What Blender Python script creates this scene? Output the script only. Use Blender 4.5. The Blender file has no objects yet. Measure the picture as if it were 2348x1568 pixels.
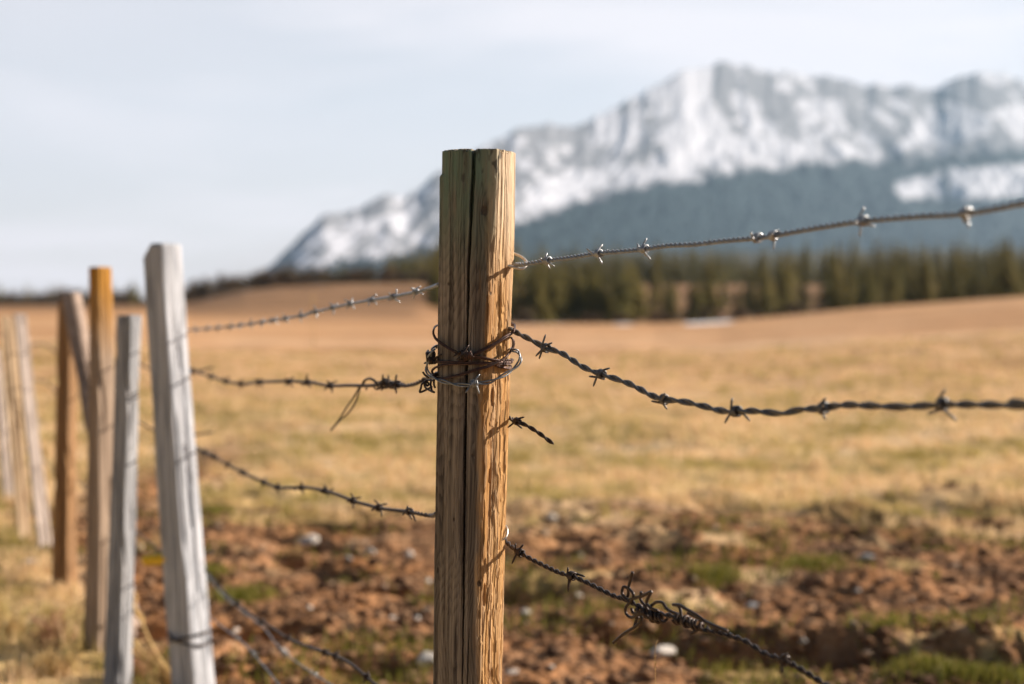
import bpy, math, random
import numpy as np
from mathutils import Vector
random.seed(7); rng = np.random.default_rng(7)
R = math.radians
S = bpy.context.scene
C = S.collection

# ------------------------------------------------------------------ camera
CAM_Z = 1.18; FPX = 3260.0; CX, CY = 1173.5, 784.0; PITCH = math.atan(89/FPX)
cd = bpy.data.cameras.new('camera'); cam = bpy.data.objects.new('camera', cd); C.objects.link(cam)
cam.location = (0, 0, CAM_Z); cam.rotation_euler = (math.pi/2-PITCH, 0, 0)
cd.lens = 50; cd.sensor_width = 36; cd.clip_start = .05; cd.clip_end = 30000
cd.dof.use_dof = True; cd.dof.focus_distance = 1.985; cd.dof.aperture_fstop = 2.8
S.camera = cam

def ray(px, py):
    a = (px-CX)/FPX; b = (CY-py)/FPX
    return np.array([a, math.cos(PITCH)+b*math.sin(PITCH), -math.sin(PITCH)+b*math.cos(PITCH)])
def P(px, py, y):                 # point on the sight line of a photo position at ground distance y
    d = ray(px, py); t = y/d[1]
    return np.array([0, 0, CAM_Z])+d*t
def onplane(px, py, p0, dr):      # meets the upright plane through p0 (x, y) along dr
    d = ray(px, py); n = np.array([-dr[1], dr[0]])
    t = (n @ np.array(p0))/(n @ d[:2])
    return np.array([0, 0, CAM_Z])+d*t
def project(p):
    q = np.asarray(p)-np.array([0, 0, CAM_Z])
    dep = q[..., 1]*math.cos(PITCH)-q[..., 2]*math.sin(PITCH)
    up = q[..., 1]*math.sin(PITCH)+q[..., 2]*math.cos(PITCH)
    return CX+q[..., 0]/dep*FPX, CY-up/dep*FPX

# ------------------------------------------------------------------ noise
def _h(ix, iy, s):
    n = (ix.astype(np.int64)*374761393+iy.astype(np.int64)*668265263+s*974711) & 0x7fffffff
    n = ((n ^ (n >> 13))*1274126177) & 0x7fffffff
    return ((n ^ (n >> 16)) & 0xffff)/65535.0
def vn(x, y, s=0):
    x = np.asarray(x, float); y = np.asarray(y, float)
    ix = np.floor(x); iy = np.floor(y); fx = x-ix; fy = y-iy
    fx = fx*fx*(3-2*fx); fy = fy*fy*(3-2*fy)
    a = _h(ix, iy, s); b = _h(ix+1, iy, s); c = _h(ix, iy+1, s); d = _h(ix+1, iy+1, s)
    return (a*(1-fx)+b*fx)*(1-fy)+(c*(1-fx)+d*fx)*fy
def fbm(x, y, s=0, o=4, g=.5):
    t = 0; a = 1; w = 0
    for k in range(o):
        t = t+a*vn(x*2**k, y*2**k, s+k*17); w += a; a *= g
    return t/w
def ss(a, b, x):
    t = np.clip((np.asarray(x, float)-a)/(b-a), 0, 1); return t*t*(3-2*t)

# ------------------------------------------------------------------ mesh / object helpers
def mkmesh(name, V, F, smooth=True, attrs=None):
    V = np.ascontiguousarray(V, np.float32)
    if not isinstance(F, (list, tuple)): F = [F]
    F = [np.asarray(f, np.int32) for f in F if len(f)]
    me = bpy.data.meshes.new(name); me.vertices.add(len(V)); me.vertices.foreach_set('co', V.ravel())
    nl = sum(f.size for f in F); npy = sum(len(f) for f in F)
    me.loops.add(nl); me.loops.foreach_set('vertex_index', np.concatenate([f.ravel() for f in F]))
    tot = np.concatenate([np.full(len(f), f.shape[1], np.int32) for f in F])
    st = np.concatenate([[0], np.cumsum(tot)[:-1]]).astype(np.int32)
    me.polygons.add(npy); me.polygons.foreach_set('loop_start', st); me.polygons.foreach_set('loop_total', tot)
    me.polygons.foreach_set('use_smooth', np.full(npy, smooth))
    me.update(calc_edges=True); me.validate()
    for k, v in (attrs or {}).items():
        a = me.attributes.new(k, 'FLOAT', 'POINT'); a.data.foreach_set('value', np.ascontiguousarray(v, np.float32).ravel())
    return me
def obj(name, V, F, mat, parent=None, origin=None, smooth=True, attrs=None):
    V = np.asarray(V, float)
    if parent is not None: V = V-np.array(parent['_o'])
    elif origin is not None: V = V-np.array(origin)
    o = bpy.data.objects.new(name, mkmesh(name, V, F, smooth, attrs)); C.objects.link(o)
    if parent is not None: o.parent = parent
    elif origin is not None: o.location = origin
    if mat: o.data.materials.append(mat)
    return o
def tag(o, label=None, cat=None, group=None, kind=None):
    for k, v in (('label', label), ('category', cat), ('group', group), ('kind', kind)):
        if v: o[k] = v
    return o
def empty(name, loc, label, cat, group=None):
    o = bpy.data.objects.new(name, None); C.objects.link(o); o.location = loc; o.empty_display_size = .05
    o['_o'] = [float(v) for v in loc]
    return tag(o, label, cat, group)

class MB:                                    # collects pieces of one mesh
    def __init__(s): s.V = []; s.q = []; s.t = []; s.n = 0
    def add(s, V, q=None, t=None):
        V = np.asarray(V, float)
        if q is not None and len(q): s.q.append(np.asarray(q)+s.n)
        if t is not None and len(t): s.t.append(np.asarray(t)+s.n)
        s.V.append(V); s.n += len(V)
    def get(s):
        F = []
        if s.q: F.append(np.concatenate(s.q))
        if s.t: F.append(np.concatenate(s.t))
        return np.concatenate(s.V), F

def catmull(pts, step=.002, closed=False):
    p = np.asarray(pts, float)
    if closed: p = np.vstack([p[-1], p, p[0], p[1]])
    else: p = np.vstack([2*p[0]-p[1], p, 2*p[-1]-p[-2]])
    out = []
    for i in range(1, len(p)-2):
        a, b, c, d = p[i-1:i+3]
        n = max(2, int(np.linalg.norm(c-b)/step))
        t = np.linspace(0, 1, n, endpoint=False)[:, None]
        out.append(.5*(2*b+(c-a)*t+(2*a-5*b+4*c-d)*t*t+(3*b-a-3*c+d)*t**3))
    if not closed: out.append(p[-2][None])
    return np.concatenate(out)
def frames(c):
    t = np.gradient(c, axis=0); t /= np.linalg.norm(t, axis=1)[:, None]+1e-12
    n = np.zeros_like(c); v = np.cross(t[0], [0.3, .1, 1]); v /= np.linalg.norm(v); n[0] = v
    for i in range(1, len(c)):
        v = n[i-1]-t[i]*(n[i-1]@t[i]); n[i] = v/(np.linalg.norm(v)+1e-12)
    return t, n, np.cross(t, n)
def tube(mb, c, r, k=8, cap=True):
    c = np.asarray(c, float); t, n, b = frames(c); r = np.broadcast_to(np.asarray(r, float), (len(c),))
    a = np.arange(k)/k*2*math.pi
    V = (c[:, None]+r[:, None, None]*(n[:, None]*np.cos(a)[None, :, None]+b[:, None]*np.sin(a)[None, :, None])).reshape(-1, 3)
    i = np.arange(len(c)-1)[:, None]*k; j = np.arange(k)[None]; j2 = (j+1) % k
    q = np.stack([i+j, i+j2, i+k+j2, i+k+j], -1).reshape(-1, 4)
    tr = []
    if cap:
        V = np.vstack([V, c[0], c[-1]]); m = len(c)*k
        for z in range(k):
            tr.append([m, (z+1) % k, z]); tr.append([m+1, m-k+z, m-k+(z+1) % k])
    mb.add(V, q, tr)

# ------------------------------------------------------------------ materials
def mat(name):
    m = bpy.data.materials.new(name); m.use_nodes = True; nt = m.node_tree
    return m, nt, nt.nodes['Principled BSDF']
def N(nt, t, **kw):
    n = nt.nodes.new(t)
    for k, v in kw.items():
        if k.startswith('i_'):
            s = k[2:]; n.inputs[int(s) if s.isdigit() else s.replace('_', ' ')].default_value = v
        else: setattr(n, k, v)
    return n
def L(nt, a, b): nt.links.new(a, b)
def col(c): return (c[0], c[1], c[2], 1)
def mix(nt, fac, a, b, blend='MIX'):
    n = N(nt, 'ShaderNodeMix', data_type='RGBA', blend_type=blend)
    for s, v in ((n.inputs['Factor'], fac), (n.inputs['A'], a), (n.inputs['B'], b)):
        if hasattr(v, 'default_value') or hasattr(v, 'is_output'): L(nt, v, s)
        elif isinstance(v, (int, float)): s.default_value = v
        else: s.default_value = col(v)
    return n.outputs['Result']
def noise(nt, vec, scale, detail=4, rough=.5, dist=0):
    n = N(nt, 'ShaderNodeTexNoise'); n.inputs['Scale'].default_value = scale; n.inputs['Detail'].default_value = detail
    n.inputs['Roughness'].default_value = rough; n.inputs['Distortion'].default_value = dist
    L(nt, vec, n.inputs['Vector']); return n.outputs['Fac']
def ramp(nt, v, stops):
    r = N(nt, 'ShaderNodeValToRGB'); e = r.color_ramp.elements
    e[0].position = stops[0][0]; e[0].color = col(stops[0][1]); e[1].position = stops[-1][0]; e[1].color = col(stops[-1][1])
    for p, c in stops[1:-1]: x = e.new(p); x.color = col(c)
    L(nt, v, r.inputs[0]); return r.outputs[0]
def mrange(nt, v, a, b, c=0., d=1.):
    n = N(nt, 'ShaderNodeMapRange'); n.clamp = True
    for k, x in zip(('From Min', 'From Max', 'To Min', 'To Max'), (a, b, c, d)): n.inputs[k].default_value = x
    L(nt, v, n.inputs['Value']); return n.outputs['Result']
def mapping(nt, vec, scale=(1, 1, 1), rot=(0, 0, 0), loc=(0, 0, 0)):
    m = N(nt, 'ShaderNodeMapping'); m.inputs['Scale'].default_value = scale; m.inputs['Rotation'].default_value = rot; m.inputs['Location'].default_value = loc
    L(nt, vec, m.inputs['Vector']); return m.outputs['Vector']
def mth(nt, op, a, b=0.):
    n = N(nt, 'ShaderNodeMath', operation=op)
    for s, v in ((n.inputs[0], a), (n.inputs[1], b)):
        if hasattr(v, 'is_output'): L(nt, v, s)
        else: s.default_value = v
    return n.outputs[0]
def attr(nt, name):
    return N(nt, 'ShaderNodeAttribute', attribute_name=name).outputs['Fac']
def bump(nt, bs, h, strength, dist):
    b = N(nt, 'ShaderNodeBump'); b.inputs['Strength'].default_value = strength; b.inputs['Distance'].default_value = dist
    L(nt, h, b.inputs['Height']); L(nt, b.outputs[0], bs.inputs['Normal'])
def coords(nt, k='Object'): return N(nt, 'ShaderNodeTexCoord').outputs[k]

def metal(name, c1, c2, rough, metallic, scale=180):
    m, nt, bs = mat(name); v = coords(nt)
    f = noise(nt, v, scale, 5, .6)
    L(nt, mix(nt, mrange(nt, f, .35, .68), c1, c2), bs.inputs['Base Color'])
    bs.inputs['Metallic'].default_value = metallic
    L(nt, mrange(nt, f, .3, .7, rough-.1, rough+.15), bs.inputs['Roughness'])
    bump(nt, bs, noise(nt, v, 900, 3), .25, .0006)
    return m
M_GALV = metal('galvanised_steel', (.38, .41, .44), (.22, .23, .24), .36, .7)
M_LOOP = metal('grey_loop_steel', (.26, .28, .30), (.16, .17, .18), .4, .7)
M_STRAND = metal('dull_galvanised_strand', (.30, .33, .355), (.19, .205, .22), .42, .6)
M_STEEL = metal('dull_grey_steel', (.15, .155, .16), (.10, .09, .08), .5, .75)
M_RUST = metal('rusty_wire_steel', (.085, .042, .030), (.035, .022, .020), .48, .55)
M_DARK = metal('dark_rusted_wire', (.022, .017, .015), (.055, .032, .023), .42, .45)
M_BRIGHT = metal('bright_staple_steel', (.55, .53, .50), (.40, .37, .34), .4, .7)

def wood_main():
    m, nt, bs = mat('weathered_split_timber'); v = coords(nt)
    fig = attr(nt, 'figure'); lit = attr(nt, 'lit_tone'); grn = attr(nt, 'algae'); knot = attr(nt, 'knot'); top = attr(nt, 'tip'); blk = attr(nt, 'lichen')
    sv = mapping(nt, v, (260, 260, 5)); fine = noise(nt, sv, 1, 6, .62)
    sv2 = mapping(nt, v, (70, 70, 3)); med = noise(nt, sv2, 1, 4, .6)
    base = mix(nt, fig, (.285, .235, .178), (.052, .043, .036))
    lit_tone = mix(nt, fig, (.64, .37, .135), (.36, .17, .045))
    c = mix(nt, lit, base, lit_tone)
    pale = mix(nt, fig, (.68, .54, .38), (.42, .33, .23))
    c = mix(nt, mth(nt, 'MULTIPLY', top, lit), c, pale)  # sunlit upper part painted paler still
    c = mix(nt, mth(nt, 'MULTIPLY', mrange(nt, fine, .42, .66), .55), c, (.085, .062, .045))
    c = mix(nt, mth(nt, 'MULTIPLY', mrange(nt, med, .5, .75), .38), c, (.42, .36, .29))
    c = mix(nt, mth(nt, 'MULTIPLY', grn, mrange(nt, fig, 0, 1, 1., .7)), c, (.12, .19, .135))
    c = mix(nt, blk, c, (.045, .045, .042))
    c = mix(nt, knot, c, (.05, .036, .028))
    L(nt, c, bs.inputs['Base Color']); bs.inputs['Roughness'].default_value = .82
    bs.inputs['Specular IOR Level'].default_value = .25
    bump(nt, bs, fine, .55, .0022)
    return m
def wood_post(name, light, dark, tipc=None, tipz=None, grain=.5):
    m, nt, bs = mat(name); v = coords(nt)
    sv = mapping(nt, v, (90, 90, 3)); f = noise(nt, sv, 1, 5, .6)
    big = noise(nt, mapping(nt, v, (9, 9, 3)), 1, 3, .5)
    c = mix(nt, mrange(nt, f, .38, .68), light, dark)
    c = mix(nt, mth(nt, 'MULTIPLY', mrange(nt, big, .45, .7), .45), c, tuple(x*.55+.03 for x in light))
    if tipc:
        z = N(nt, 'ShaderNodeSeparateXYZ'); L(nt, v, z.inputs[0])
        zz = mth(nt, 'ADD', z.outputs[2], mth(nt, 'MULTIPLY', big, .18))
        c = mix(nt, mth(nt, 'MULTIPLY', mrange(nt, mth(nt, 'ADD', zz, mth(nt, 'MULTIPLY', f, .25)), tipz, tipz+.26), mrange(nt, big, .25, .5, .55, .95)), c, tipc)
    L(nt, c, bs.inputs['Base Color']); bs.inputs['Roughness'].default_value = .85
    bs.inputs['Specular IOR Level'].default_value = .25
    bump(nt, bs, f, .6, .004)
    return m

# ------------------------------------------------------------------ terrain height
YC = np.array([(-1600, 700), (-400, 712), (0, 719), (330, 717), (430, 733), (700, 741), (1000, 744), (1173, 748), (1500, 746), (1650, 739), (1800, 726), (2000, 706), (2347, 680), (2900, 650), (4200, 640)], float)
HT = np.array([(-1600, 700), (330, 701), (430, 694), (500, 680), (560, 668), (640, 660), (760, 654), (1000, 650), (1100, 650), (4200, 650)], float)
def gz(x, y):
    x = np.asarray(x, float); y = np.asarray(y, float)
    r = np.hypot(x, y); ang = np.arctan2(x, y)
    D = CX+FPX*np.tan(np.clip(ang, -.72, .72)); D = np.clip(D, -1600, 4200)
    fade = ss(1.6, .9, np.abs(ang))
    zc = CAM_Z-(np.interp(D, YC[:, 0], YC[:, 1])-695)/FPX*80
    z = zc*ss(8, 84, r)
    zl3 = CAM_Z+(695-np.interp(D, HT[:, 0], HT[:, 1]))/FPX*300
    L5 = np.where(D < 420, -2.4, zl3); 
    zl = np.interp  # left profile, piecewise in r
    def pw(r, ks, zs):
        out = zs[0]+0*r
        for a, b, za, zb in zip(ks[:-1], ks[1:], zs[:-1], zs[1:]): out = np.where(r >= a, za+(zb-za)*ss(a, b, r), out)
        return out
    far = 45*ss(560, 760, D)+45*ss(1000, 1400, D)-3
    left = pw(r, [84, 110, 300, 520, 2600], [zc, zc-.15, zl3, np.where(D < 520, -2.4, zl3+.5), far])
    right = pw(r, [84, 125, 190, 300, 400, 520, 2600], [zc, zc-1.6, np.maximum(-1.7, zc-1.2), 2.2+0*D, 6.3+0*D, 8.+0*D, far])
    w = ss(940, 1120, D)
    z = np.where(r > 84, left*(1-w)+right*w, z)
    z = z*fade
    z = z+.5*(fbm(x/40, y/40, 3, 3)-.5)*ss(20, 110, r)*ss(2600, 300, r)
    z = z+.10*(fbm(x/3.5, y/3.5, 5, 2)-.5)*ss(3.2, 9, r)*ss(70, 30, r)+.16*(fbm(x/1.6, y/2.2, 6, 3)-.5)*ss(7, 12, r)*ss(80, 40, r)
    return z
HOLLOWS = [(1830, 1500, 260, .08, .11), (2300, 1535, 150, .12, .12), (1500, 1266, 90, .14, .08), (1250, 1200, 90, .16, .08), (2230, 1170, 140, .2, .10), (1680, 1160, 80, .2, .07), (1960, 1190, 90, .18, .07), (620, 1135, 60, .2, .07), (860, 1540, 90, .08, .07), (1450, 1460, 90, .10, .07), (780, 1330, 70, .12, .06), (2080, 1260, 70, .12, .06)]
def rough(x, y):                      # clods and hoof marks in the bare soil near the fence
    r = np.hypot(x, y); d = dirt(x, y)
    a = .085*(fbm(x/.5, y/.36, 11, 2)-.5)*(.5+.5*d)+.065*(fbm(x/.15, y/.13, 12, 4, .6)-.5)*(.25+.75*d)+.016*(vn(x/.035, y/.035, 13)-.5)
    for D0, P0, wx, wy, dep in HOLLOWS:
        d0 = ray(D0, P0); t0 = CAM_Z/-d0[2]; x0, y0 = d0[0]*t0, d0[1]*t0; ex = (x-x0)/(wx*t0/FPX)
        a = a-dep*np.exp(-ex**4-((y-y0)/wy)**2)+dep*.75*np.exp(-ex**4-((y-y0-wy*1.7)/(wy*.8))**2)
    holes = -.10*ss(.62, .78, fbm(x/.5, y/.28, 31, 2))*d
    return (a+holes)*ss(2.4, 3.4, r)*ss(40, 12, r)
FP = [(-.057, 2.1), (-.94, 4.2), (-1.35, 4.75), (-1.87, 5.96), (-2.3, 6.8), (-3.1, 8.5)]
def fence_x(y): return np.interp(y, [p[1] for p in FP], [p[0] for p in FP])
def dirt(x, y):
    n = fbm(x/1.3, y/1.1, 21, 3); n2 = fbm(x/.35, y/.3, 22, 3)
    edge = 8.0+.9*(n-.5)*4-.25*x*(x < 0)*0
    side = ss(-.05, .25, x-fence_x(y)+.4*(n-.5))
    m = ss(edge+.5, edge-1.1, y+.7*(n2-.5))*side
    track = np.exp(-((x-fence_x(y)-.75)/.42)**2)*ss(15, 9, y)
    m = np.maximum(m, track*ss(.22, .42, n2+.1))
    m = m*(1-.7*ss(.60, .70, n2)*ss(.47, .62, n))
    return np.clip(m, 0, 1)
def gzt(x, y): return gz(x, y)+rough(x, y)
def on_ground(px, py):
    d = ray(px, py); t = np.linspace(2.5, 30, 6000); q = d[None]*t[:, None]
    z = gzt(q[:, 0], q[:, 1]); i = int(np.argmax(CAM_Z+q[:, 2] <= z))
    return np.array([q[i, 0], q[i, 1], float(z[i])])

# ------------------------------------------------------------------ ground sheet
fine = np.linspace(-R(23), R(23), 620)
side_a = np.linspace(R(23), math.pi, 90)[1:]
az = np.concatenate([-side_a[::-1], fine, side_a[:-1]])
rr = np.concatenate([[.25, 1, 1.8], np.linspace(2.5, 4, 12)[:-1], 4*np.exp(np.linspace(0, math.log(14/4), 520))[:-1], 14*np.exp(np.linspace(0, math.log(90/14), 120))[:-1], 90*np.exp(np.linspace(0, math.log(700/90), 110))[:-1], 700*np.exp(np.linspace(0, math.log(10), 30))])
A, RR = np.meshgrid(az, rr); X = RR*np.sin(A); Y = RR*np.cos(A)
Z = gz(X, Y)+rough(X, Y)
nA, nR = len(az), len(rr)
V = np.stack([X, Y, Z], -1).reshape(-1, 3); V = np.vstack([V, [0, 0, 0]])
i = np.arange(nR-1)[:, None]*nA; j = np.arange(nA)[None]; j2 = (j+1) % nA
q = np.stack([i+j, i+j2, i+nA+j2, i+nA+j], -1).reshape(-1, 4)[:, ::-1]
cen = np.stack([np.full(nA, len(V)-1), (np.arange(nA)+1) % nA, np.arange(nA)], -1)[:, ::-1]
dm = np.append(dirt(X, Y).ravel(), 0)
rad = np.append(RR.ravel(), 0)
Dp = np.append((CX+FPX*np.tan(np.clip(A, -.8, .8))).ravel(), 0)
def patches(x, y, r, D):              # thawing snow lying along the far edge of the field
    s = np.zeros_like(x)
    for d0, d1, r0, r1 in ((1165, 1310, 84, 100), (1400, 1460, 80, 88), (1560, 1690, 72, 86), (1300, 1420, 86, 92)):
        s = np.maximum(s, ss(0, 1, (D-d0)/25)*ss(0, 1, (d1-D)/25)*ss(0, 1, (r-r0)/3)*ss(0, 1, (r1-r)/3))
    return s*ss(.3, .5, fbm(x/5, y/3, 44, 3))
hollow_shade = np.zeros(len(V))  # shade of the hollows, painted into the soil colour
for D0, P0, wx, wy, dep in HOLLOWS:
    d0 = ray(D0, P0); t0 = CAM_Z/-d0[2]; hollow_shade = np.maximum(hollow_shade, np.exp(-((V[:, 0]-d0[0]*t0)/(wx*t0/FPX*1.05))**4-((V[:, 1]-d0[1]*t0)/(wy*1.2))**2))
sn = patches(V[:, 0], V[:, 1], rad, Dp)
def ground_mat():
    m, nt, bs = mat('dry_field_soil_and_grass'); v = coords(nt)
    d = attr(nt, 'dirt'); r = attr(nt, 'reach'); snow = attr(nt, 'snow')
    n1 = noise(nt, v, 2.2, 5, .6); n2 = noise(nt, v, 9, 5, .65); n3 = noise(nt, v, 40, 4, .6)
    nb = noise(nt, mapping(nt, v, (.10, .16, 0)), 1, 5, .6); nc = noise(nt, mapping(nt, v, (.8, 1.0, 0)), 1, 6, .68, .6)
    soil = ramp(nt, n2, [(.3, (.04, .022, .014)), (.43, (.21, .105, .048)), (.57, (.37, .19, .09)), (.72, (.52, .33, .19))])
    soil = mix(nt, mth(nt, 'MULTIPLY', mrange(nt, n1, .5, .66), .5), soil, (.36, .15, .045))
    soil = mix(nt, mth(nt, 'MULTIPLY', mrange(nt, n1, .46, .34), .75), soil, (.065, .042, .028))
    soil = mix(nt, mth(nt, 'MULTIPLY', mrange(nt, n3, .6, .72), .6), soil, (.42, .33, .25))
    soil = mix(nt, mrange(nt, mth(nt, 'ADD', attr(nt, 'hollow_shade'), mth(nt, 'MULTIPLY', n2, .5)), .62, 1.2), soil, (.04, .028, .02))  # darkens the soil colour where the hollows look shaded
    near = ramp(nt, nc, [(.36, (.27, .20, .075)), (.45, (.54, .385, .17)), (.54, (.68, .48, .26)), (.64, (.74, .55, .34))])
    far = ramp(nt, nb, [(.36, (.42, .235, .115)), (.5, (.58, .345, .185)), (.64, (.66, .44, .27))])
    far = mix(nt, mth(nt, 'MULTIPLY', mrange(nt, nc, .52, .66), .5), far, (.27, .16, .065))
    g = mix(nt, mrange(nt, r, 11, 24), near, far)
    g = mix(nt, mth(nt, 'MULTIPLY', mrange(nt, r, 32, 72), .65), g, (.50, .275, .125))
    vf = ramp(nt, nb, [(.35, (.16, .085, .04)), (.55, (.30, .17, .085)), (.7, (.36, .22, .12))])
    g = mix(nt, mrange(nt, r, 70, 150), g, vf)
    g = mix(nt, mrange(nt, r, 500, 900), g, (.06, .06, .04))
    c = mix(nt, d, g, soil)
    c = mix(nt, snow, c, (.74, .77, .82))
    L(nt, c, bs.inputs['Base Color']); bs.inputs['Roughness'].default_value = .95; bs.inputs['Specular IOR Level'].default_value = .1
    bump(nt, bs, n3, .6, .03)
    return m
M_GROUND = ground_mat()
g = obj('ground', V, [q, cen], M_GROUND, attrs={'hollow_shade': hollow_shade, 'dirt': dm, 'reach': rad, 'snow': sn}); g['kind'] = 'structure'

# ------------------------------------------------------------------ the fence post in focus
MPX = 2.1/FPX
POST_L = np.array([(340, 1004), (500, 1002), (700, 1000.5), (900, 998), (1150, 993), (1400, 990), (1568, 988), (2600, 975)], float)
POST_R = np.array([(340, 1180), (500, 1177.5), (620, 1174), (700, 1171.5), (850, 1167), (1000, 1163), (1200, 1157), (1400, 1152), (1568, 1149), (2600, 1140)], float)
POST_Y = 2.1
def post_lr(py):
    l = np.interp(py, POST_L[:, 0], POST_L[:, 1]); r = np.interp(py, POST_R[:, 0], POST_R[:, 1]); return l, r
PTOP = P(1095, 351, POST_Y)[2]
def z_to_py(z):
    return project(np.stack([np.zeros_like(z), np.full_like(z, POST_Y), z], -1))[1]
def build_post():
    zt = PTOP
    zs = np.concatenate([np.linspace(-.06, .5, 60)[:-1], np.linspace(.5, zt, 820)])
    fr = np.linspace(-R(98), R(98), 560); bk = np.linspace(R(98), 2*math.pi-R(98), 90)[1:-1]
    aa = np.concatenate([fr, bk]); na, nz = len(aa), len(zs)
    py = z_to_py(zs); l, r = post_lr(py)
    cx = ((l+r)/2-CX)*MPX; rad = (r-l)/2*MPX
    Ag, Zg = np.meshgrid(aa, zs); an = (Ag+math.pi) % (2*math.pi)-math.pi
    RA = np.broadcast_to(rad[:, None], Ag.shape).copy(); PYg = np.broadcast_to(py[:, None], Ag.shape)
    S_ = an*.054                                                       # arc length, m
    # flattened facet a little right of the front, strongest near the top
    up = ss(760, 420, PYg); acc = 0
    for lo_, hi_ in ((-40, -36), (-9, 6), (48, 62), (110, 116), (165, 165), (215, 215), (268, 270)):
        acc = acc+np.clip(np.cos(an-R(lo_)-R(hi_-lo_)*up)/.93, 0, None)**26
    RA *= np.minimum(acc**(-1/26), 1.02)
    disp = .0016*(fbm(S_/.02, Zg/.25, 51, 3)-.5)
    disp += .0011*(fbm(S_/.0035, Zg/.09, 52, 3)-.5)
    gr = fbm(S_/.0042+.6*fbm(S_/.02, Zg/.1, 57, 2), Zg/.22, 53, 2)
    disp -= .0013*ss(.62, .74, gr)
    # flakes: a stepped outer layer along the right side
    fl = fbm(S_/.012+1.5*fbm(S_/.03, Zg/.05, 56, 3), Zg/.075, 54, 3)
    steps = np.floor(fl*9)/9+ss(.0, .22, (fl*9) % 1)/9
    fm = ss(R(2), R(24), an)*ss(R(95), R(70), an)*(.35+.65*ss(480, 760, PYg))
    disp += .0085*(steps-.5)*fm
    fl2 = fbm(S_/.02, Zg/.13, 58, 3); disp += .003*(np.floor(fl2*6)/6-.5)*ss(R(-5), R(-30), an)*.6
    # drying checks
    def check(path, w0, depth, wob=0.0006, seed=1):
        nonlocal disp
        ppy = [p[0] for p in path]; ppx = np.interp(py, ppy, [p[1] for p in path]); ww = np.interp(py, ppy, [p[2] for p in path])*MPX
        s = np.clip((ppx-(l+r)/2)/((r-l)/2), -.99, .99); ac = np.arcsin(s)
        cw = (ac*.054)[:, None]+wob*(fbm(Zg/.02, Zg*0, seed, 3)-.5)*2+.0006*(vn(Zg/.006, Zg*0, seed+9)-.5)
        e = np.abs(S_-cw); w = np.maximum(ww[:, None]*.5*(.8+.5*vn(Zg/.03, Zg*0, seed+3)), 1e-6)
        on = ((py > ppy[0]) & (py < ppy[-1]))[:, None]
        disp = disp-depth*ss(1.15, .55, e/w)*on*(np.abs(an) < R(90))
    check([(330, 1090, 9), (400, 1087.5, 9), (480, 1083, 9.5), (530, 1080, 7), (600, 1076, 6), (680, 1074, 6.5), (760, 1071.5, 6), (900, 1069, 6.5), (1000, 1067, 6.5), (1200, 1064.5, 6), (1380, 1063.5, 5), (1500, 1061, 4), (1600, 1059, 2.5)], 6, .02, .0005, 61)
    check([(1420, 1078, 1), (1460, 1075.5, 3), (1568, 1073, 3.4), (1700, 1071, 3)], 3, .008, .0003, 62)
    check([(340, 1031, 2), (420, 1030, 2.4), (560, 1032, 1.8), (700, 1029, 1)], 2, .005, .0006, 63)
    check([(340, 1153, 2.5), (440, 1151, 2.2), (520, 1149, 1), (560, 1146, 1)], 2, .005, .0005, 64)
    check([(340, 1164, 2), (460, 1162, 3), (560, 1158, 2.5), (590, 1157, 1)], 2, .005, .0005, 65)
    check([(640, 1152, 1), (700, 1151, 2.2), (800, 1150, 2.2), (860, 1148, 1)], 2, .004, .0005, 66)
    check([(1010, 1017, 1), (1060, 1016, 2.4), (1150, 1014, 3), (1250, 1010, 2.4), (1330, 1008, 1)], 2, .006, .0004, 67)
    check([(880, 1014, 1), (950, 1015, 2.2), (1010, 1014, 1.6)], 2, .004, .0004, 68)
    check([(900, 1140, 1), (1000, 1138, 2), (1060, 1136, 2), (1300, 1130, 1)], 2, .004, .0006, 69)
    check([(1240, 1122, 1), (1330, 1120, 2.6), (1440, 1116, 3), (1600, 1112, 3)], 2.5, .006, .0012, 70)
    check([(560, 1014, 1), (620, 1015, 1.8), (780, 1013, 1.8), (860, 1012, 1)], 2, .004, .0004, 71)
    disp = disp-.0034*ss(R(-48), R(-66), an)*ss(409, 401, PYg+3*(vn(S_/.003, Zg*0, 77)-.5))
    hr = random.Random(5)
    for k in range(34):                                      # hairline checks
        a0 = hr.uniform(1000, 1165); y0 = hr.uniform(340, 1500); ln = hr.uniform(60, 330); dxx = -ln*.02+hr.uniform(-2, 2)
        check([(y0, a0, .4), (y0+ln*.4, a0+dxx*.4, hr.uniform(.9, 1.7)), (y0+ln, a0+dxx, .4)], 1, hr.uniform(.0015, .004), .0005, 200+k)
    # scars / chips
    def pit(px, pyy, wx, wy, dep, seed=0):
        nonlocal disp
        s = (px-np.interp(pyy, py[::-1], ((l+r)/2)[::-1]))/(np.interp(pyy, py[::-1], ((r-l)/2)[::-1])); a0 = math.asin(max(-.99, min(.99, s)))
        z0 = np.interp(pyy, py[::-1], zs[::-1])
        e = np.hypot((S_-a0*.054)/(wx*MPX), (Zg-z0)/(wy*MPX))+.5*(fbm(S_/.002, Zg/.006, 80+seed, 2)-.5)
        disp = disp-dep*ss(1.1, .75, e); return e, a0*.054, z0
    pit(1131, 905, 6, 22, .0035, 1); pit(1127, 1085, 4, 18, .003, 2); pit(1112, 1350, 6, 26, .004, 3)
    kn = []
    knots = [(1112, 488, 9, 13), (1124, 673, 3.6, 5), (1086, 1036, 4, 6), (1003, 1300, 4, 9), (1099, 1322, 5.5, 8), (1026, 651, 3, 4.5), (1040, 1180, 3, 5)]
    for kx, ky, wx, wy in knots:
        e, s0, z0 = pit(kx, ky, wx*.85, wy*.85, .0014, int(kx)); kn.append((e, s0, z0, wx*MPX, wy*MPX))
    RA = RA+disp
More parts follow.
